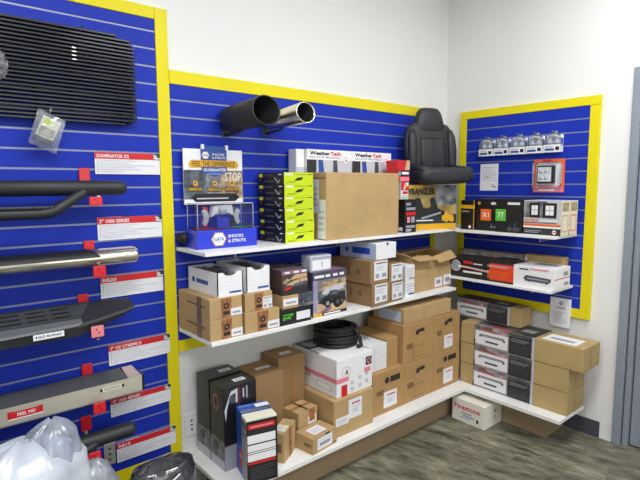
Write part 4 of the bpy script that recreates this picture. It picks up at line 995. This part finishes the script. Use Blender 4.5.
# billet grille insert
r = empty('grille_insert', (-2.6, -.05, 1.95))
N = 25; zt_, st_ = 2.138, .0150
for i in range(N):
    z = zt_-st_*i; xe = -2.299
    c = min(zt_-z, (z-(zt_-st_*(N-1)))*2.2)
    if c < .06: xe -= .05*(1-math.sqrt(max(0, 1-((.06-c)/.06)**2)))
    if i == 0: xe = -2.372
    zz = z+.0
    m = MB(); m.box(-3.0, xe, -.058, -.031, zz-.0042, zz+.0042, BLKM, .0012, 1); part(m, 'grille_bar', r)
m = MB(); zb_ = zt_-st_*(N-1); pth = [(-2.42, -.0268, zt_-.004), (-2.372, -.0268, zt_-.006)]+[(-2.36+.05*math.sin(a), -.0268, zt_-.056+.05*math.cos(a)) for a in (.3, .6, .9, 1.2, 1.5)]+[(-2.308, -.0268, zb_+.03), (-2.316, -.0268, zb_+.01), (-2.34, -.0268, zb_)]
m.tube(pth, .0045, BLKM, 8); part(m, 'end_frame', r)
for x in (-2.36, -2.55, -2.68, -2.85):
    m = MB(); m.tube([(x, -.0268, 1.772), (x, -.0268, 2.132)], .0045, BLKM, 8); part(m, 'support_rod', r)
m = MB()
for k in range(4): m.box(-2.548, -2.532, -.0592, -.0582, 2.060-.015*k, 2.0645-.015*k, CHROME)
part(m, 'silver_clip', r)
for x in (-2.5, -2.9):
    m = MB(); m.tube([(x, -.0205, 2.152), (x, -.045, 2.152), (x, -.06, 2.158)], .002, GREYD, 8); m.box(x-.004, x+.004, -.024, -.0205, 2.146, 2.158, GREYD); part(m, 'peg_hook', r)
tag(r, 'black billet grille of thin horizontal bars at top left', 'grille')
m = MB(); vs = []
bm = bmesh.new(); bmesh.ops.create_icosphere(bm, subdivisions=3, radius=1)
for v in bm.verts:
    k = 1+.25*noise.noise(v.co*2.2); v.co = Vector((v.co.x*.026*k, v.co.y*.012*k, v.co.z*.052*k))
m.bm(bm, mat('packet_grey', '#2a2a2d', .35, hex2='#85868c', scale=70, var=.5), None, False); o = m.build('hardware_packet', None, (-2.798, -.068, 1.957)); tag(o, 'crumpled silvery hardware packet hung before the grille', 'packet')
# clear bag with instruction card hung from the grille
r = empty('hardware_bag', (-2.69, -.072, 1.668)); r.rotation_euler = (0, math.radians(24), 0)
m = MB(); vs = []; fs = []; n = 8
for s in (0, 1):
    for i in range(n+1):
        for j in range(n+1):
            u, v = i/n, j/n; b_ = math.sin(PI*u)*math.sin(PI*v)**.6*.014
            vs.append((-.052+.104*u+.014*(1-v), (-1 if s else .6)*b_, .135*v+.006*noise.noise(Vector((u*3, v*3, s)))))
for s in (0, 1):
    o_ = s*(n+1)**2
    for i in range(n):
        for j in range(n):
            q = (o_+i*(n+1)+j, o_+(i+1)*(n+1)+j, o_+(i+1)*(n+1)+j+1, o_+i*(n+1)+j+1); fs.append(q if s else q[::-1])
m.add(vs, fs, FILM, None, True); m.build('clear_bag', r)
m = MB(); f = Face(m, (-.028, -.004, .02), (1, 0, 0), (0, 0, 1), .066, .1); f.rect(0, .12, 1, 1, PAPERW); f.disc(.34, .8, .14, LIME); f.lines(.1, .25, .9, .62, 5, GREYD, .5); f.rect(.0, .0, 1, .2, GREYD); m.build('instruction_card', r)
m = MB(); m.tube([(-.01, .0, .13), (-.012, .004, .16), (-.012, .012, .165)], .0016, STEEL, 6); m.build('hang_loop', r)
tag(r, 'clear plastic hardware bag with white card, hanging below the grille', 'bag')

# ================================================================== FOREGROUND BAGS
def sack(name, c, base, prof, seed, folds, mtl, amp, lean=(0, 0), seg=64, rows=40):
    """prof: (height fraction, radius x, radius y)"""
    vs = []; fs = []; h_ = c[2]
    def pr(t):
        for i in range(len(prof)-1):
            a, b = prof[i], prof[i+1]
            if t <= b[0]:
                k = (t-a[0])/(b[0]-a[0]); k = k*k*(3-2*k); return a[1]+(b[1]-a[1])*k, a[2]+(b[2]-a[2])*k
        return prof[-1][1:]
    for i in range(rows+1):
        t = i/rows; rx, ry = pr(t)
        for j in range(seg):
            q = 2*PI*j/seg
            d = Vector((math.cos(q)*1.3, math.sin(q)*1.3, t*2.2+seed))
            n1 = 1-abs(noise.noise(d*1.1))*2; n2 = 1-abs(noise.noise(Vector((q*folds/6.3*1.0*math.cos(0)+t*1.5, t*1.2, seed+5)) if False else Vector((math.cos(q)*folds/2.6, math.sin(q)*folds/2.6, t*1.6+seed))))*2
            n3 = noise.noise(d*4)
            k = 1+amp*(.45*n1+.4*n2+.2*n3)
            k2 = amp*.02*n3
            vs.append((math.cos(q)*rx*k+lean[0]*t*t, math.sin(q)*ry*k+lean[1]*t*t, h_*t+k2+(amp*.05*n1*(t > .7))))
    for i in range(rows):
        for j in range(seg): l = (j+1) % seg; fs.append((i*seg+j, i*seg+l, (i+1)*seg+l, (i+1)*seg+j))
    fs.append(tuple(range(rows*seg, (rows+1)*seg))); fs.append(tuple(reversed(range(seg))))
    m = MB(); m.add(vs, fs, mtl, None, True); return m
r = empty('plastic_bag', (-2.925, -.70, .012))
sack('x', (0, 0, .80), 0, [(0, .13, .13), (.3, .15, .16), (.82, .158, .14), (.9, .15, .12), (.96, .11, .08), (1, .03, .02)], 3.1, 9, BAGM, .15, (.03, 0)).build('bag_body', r)
sack('x', (0, 0, .835), 0, [(0, .07, .07), (.75, .1, .1), (.87, .085, .09), (.94, .07, .06), (.98, .045, .03), (1, .012, .008)], 9.4, 7, BAGT, .16, (.10, 0)).build('bag_handle', r)
tag(r, 'white plastic shopping bag in the left foreground', 'bag', 'plastic bags in the foreground')
r = empty('plastic_bag', (-3.045, -.36, .012))
sack('x', (0, 0, .685), 0, [(0, .08, .1), (.5, .11, .12), (.88, .1, .1), (.96, .07, .06), (1, .02, .02)], 6.3, 8, BAGM, .14, (.04, 0)).build('bag_body', r)
tag(r, 'white plastic bag at left edge, only its knotted shoulder showing', 'bag', 'plastic bags in the foreground')
r = empty('plastic_bag', (-2.66, -.47, .008))
sack('x', (0, 0, .55), 0, [(0, .07, .08), (.5, .1, .09), (.78, .085, .08), (.93, .055, .05), (1, .015, .01)], 1.7, 8, clear('grey_poly', '#dfe3e8', .12, .6, '#a9adb8'), .16, (.0, 0)).build('bag_body', r)
tag(r, 'greyish clear plastic bag between the white bag and black wrapped part', 'bag', 'plastic bags in the foreground')
# black part wrapped in clear film
r = empty('wrapped_part', (-2.345, -.30, .006))
sack('x', (0, 0, .35), 0, [(0, .10, .09), (.5, .125, .1), (.8, .12, .085), (.93, .1, .06), (1, .05, .02)], 4.2, 5, BLKR, .05, (.0, 0)).build('black_part', r)
sack('x', (0, 0, .368), 0, [(0, .112, .1), (.5, .138, .112), (.8, .134, .098), (.92, .125, .075), (1, .07, .02)], 4.2, 5, FILMD, .07, (.0, 0)).build('clear_wrap', r)
m = MB(); m.tube([(-.09, -.105, .29), (-.03, -.112, .312), (.03, -.1, .335)], .0035, WHITE, 6); m.add([(-.06, -.128, .265), (.03, -.128, .285), (.028, -.124, .3), (-.06, -.124, .28)], [(0, 1, 2, 3)], WHITE); m.build('white_strip', r)
tag(r, 'black moulded part wrapped in clear film at the foot of the slatwall', 'wrapped part')

# ================================================================== CAMERA AND LIGHT
cd = bpy.data.cameras.new('camera'); cam = bpy.data.objects.new('camera', cd); COL.objects.link(cam)
yaw, pit, rol = 0.7039, 0.109565, -0.0039617
cy, sy, cp, sp = math.cos(yaw), math.sin(yaw), math.cos(pit), math.sin(pit)
Fv = Vector((sy*cp, cy*cp, -sp)); R0 = Vector((cy, -sy, 0)); U0 = R0.cross(Fv)
Rv = R0*math.cos(rol)+U0*math.sin(rol); Uv = -R0*math.sin(rol)+U0*math.cos(rol)
cam.matrix_world = Matrix(((Rv.x, Uv.x, -Fv.x, -3.13071), (Rv.y, Uv.y, -Fv.y, -2.25432), (Rv.z, Uv.z, -Fv.z, 1.51816), (0, 0, 0, 1)))
cd.sensor_width = 36; cd.lens = 501.656/640*36; cd.clip_start = .05
SC.camera = cam

def troffer(x, y, power, lab, sx=1.15, sy_=.55):
    r = empty('ceiling_light', (x, y, ZC-.0005))
    m = MB(); m.box(-sx/2-.03, sx/2+.03, -sy_/2-.03, -sy_/2, -.05, 0, WHITE); m.box(-sx/2-.03, sx/2+.03, sy_/2, sy_/2+.03, -.05, 0, WHITE)
    m.box(-sx/2-.03, -sx/2, -sy_/2, sy_/2, -.05, 0, WHITE); m.box(sx/2, sx/2+.03, -sy_/2, sy_/2, -.05, 0, WHITE); m.build('light_frame', r)
    l = bpy.data.lights.new('troffer_lamp', 'AREA'); l.shape = 'RECTANGLE'; l.size = sx; l.size_y = sy_; l.energy = power; l.color = (.975, .985, 1)
    o = bpy.data.objects.new('troffer_lamp', l); COL.objects.link(o); o.parent = r; o.location = (0, 0, -.03)
    tag(r, lab, 'ceiling light', 'recessed ceiling lights')
P = 35
troffer(-2.9, -1.6, P, 'recessed ceiling light above the left slatwall')
troffer(-1.1, -1.6, P, 'recessed ceiling light above the corner shelves')
troffer(-2.9, -3.4, P*.6, 'recessed ceiling light behind the viewer, left')
troffer(-1.1, -3.4, P*.6, 'recessed ceiling light behind the viewer, right')

# added fill light in an unseen, made-up window behind the viewer
r = empty('fill_window_1', (-2.3, YB+.004, 1.0)); struct(r)
m = MB()
for x0, x1, q0, q1 in ((-1.55, -1.45, -.05, 1.75), (1.45, 1.55, -.05, 1.75), (-.04, .04, .0, 1.7), (-1.45, 1.45, -.05, 0), (-1.45, 1.45, 1.7, 1.75)): m.box(x0, x1, 0, .05, q0, q1, DOORM)
m.build('fill_window_frame', r)
l = bpy.data.lights.new('added_fill', 'AREA'); l.shape = 'RECTANGLE'; l.size = 2.9; l.size_y = 1.7; l.energy = 26; l.color = (.93, .97, 1)
o = bpy.data.objects.new('added_fill', l); COL.objects.link(o); o.parent = r; o.location = (0, .02, .85); o.rotation_euler = (-PI/2, 0, PI)
o.rotation_euler = (PI/2, 0, 0)
w = bpy.data.worlds.new('world'); SC.world = w; w.use_nodes = True
w.node_tree.nodes['Background'].inputs[0].default_value = (.8, .85, .9, 1); w.node_tree.nodes['Background'].inputs[1].default_value = .3
SC.view_settings.view_transform = 'Standard'; SC.view_settings.look = 'None'; SC.view_settings.gamma = 1; SC.view_settings.use_curve_mapping = False
SC.view_settings.exposure = 0
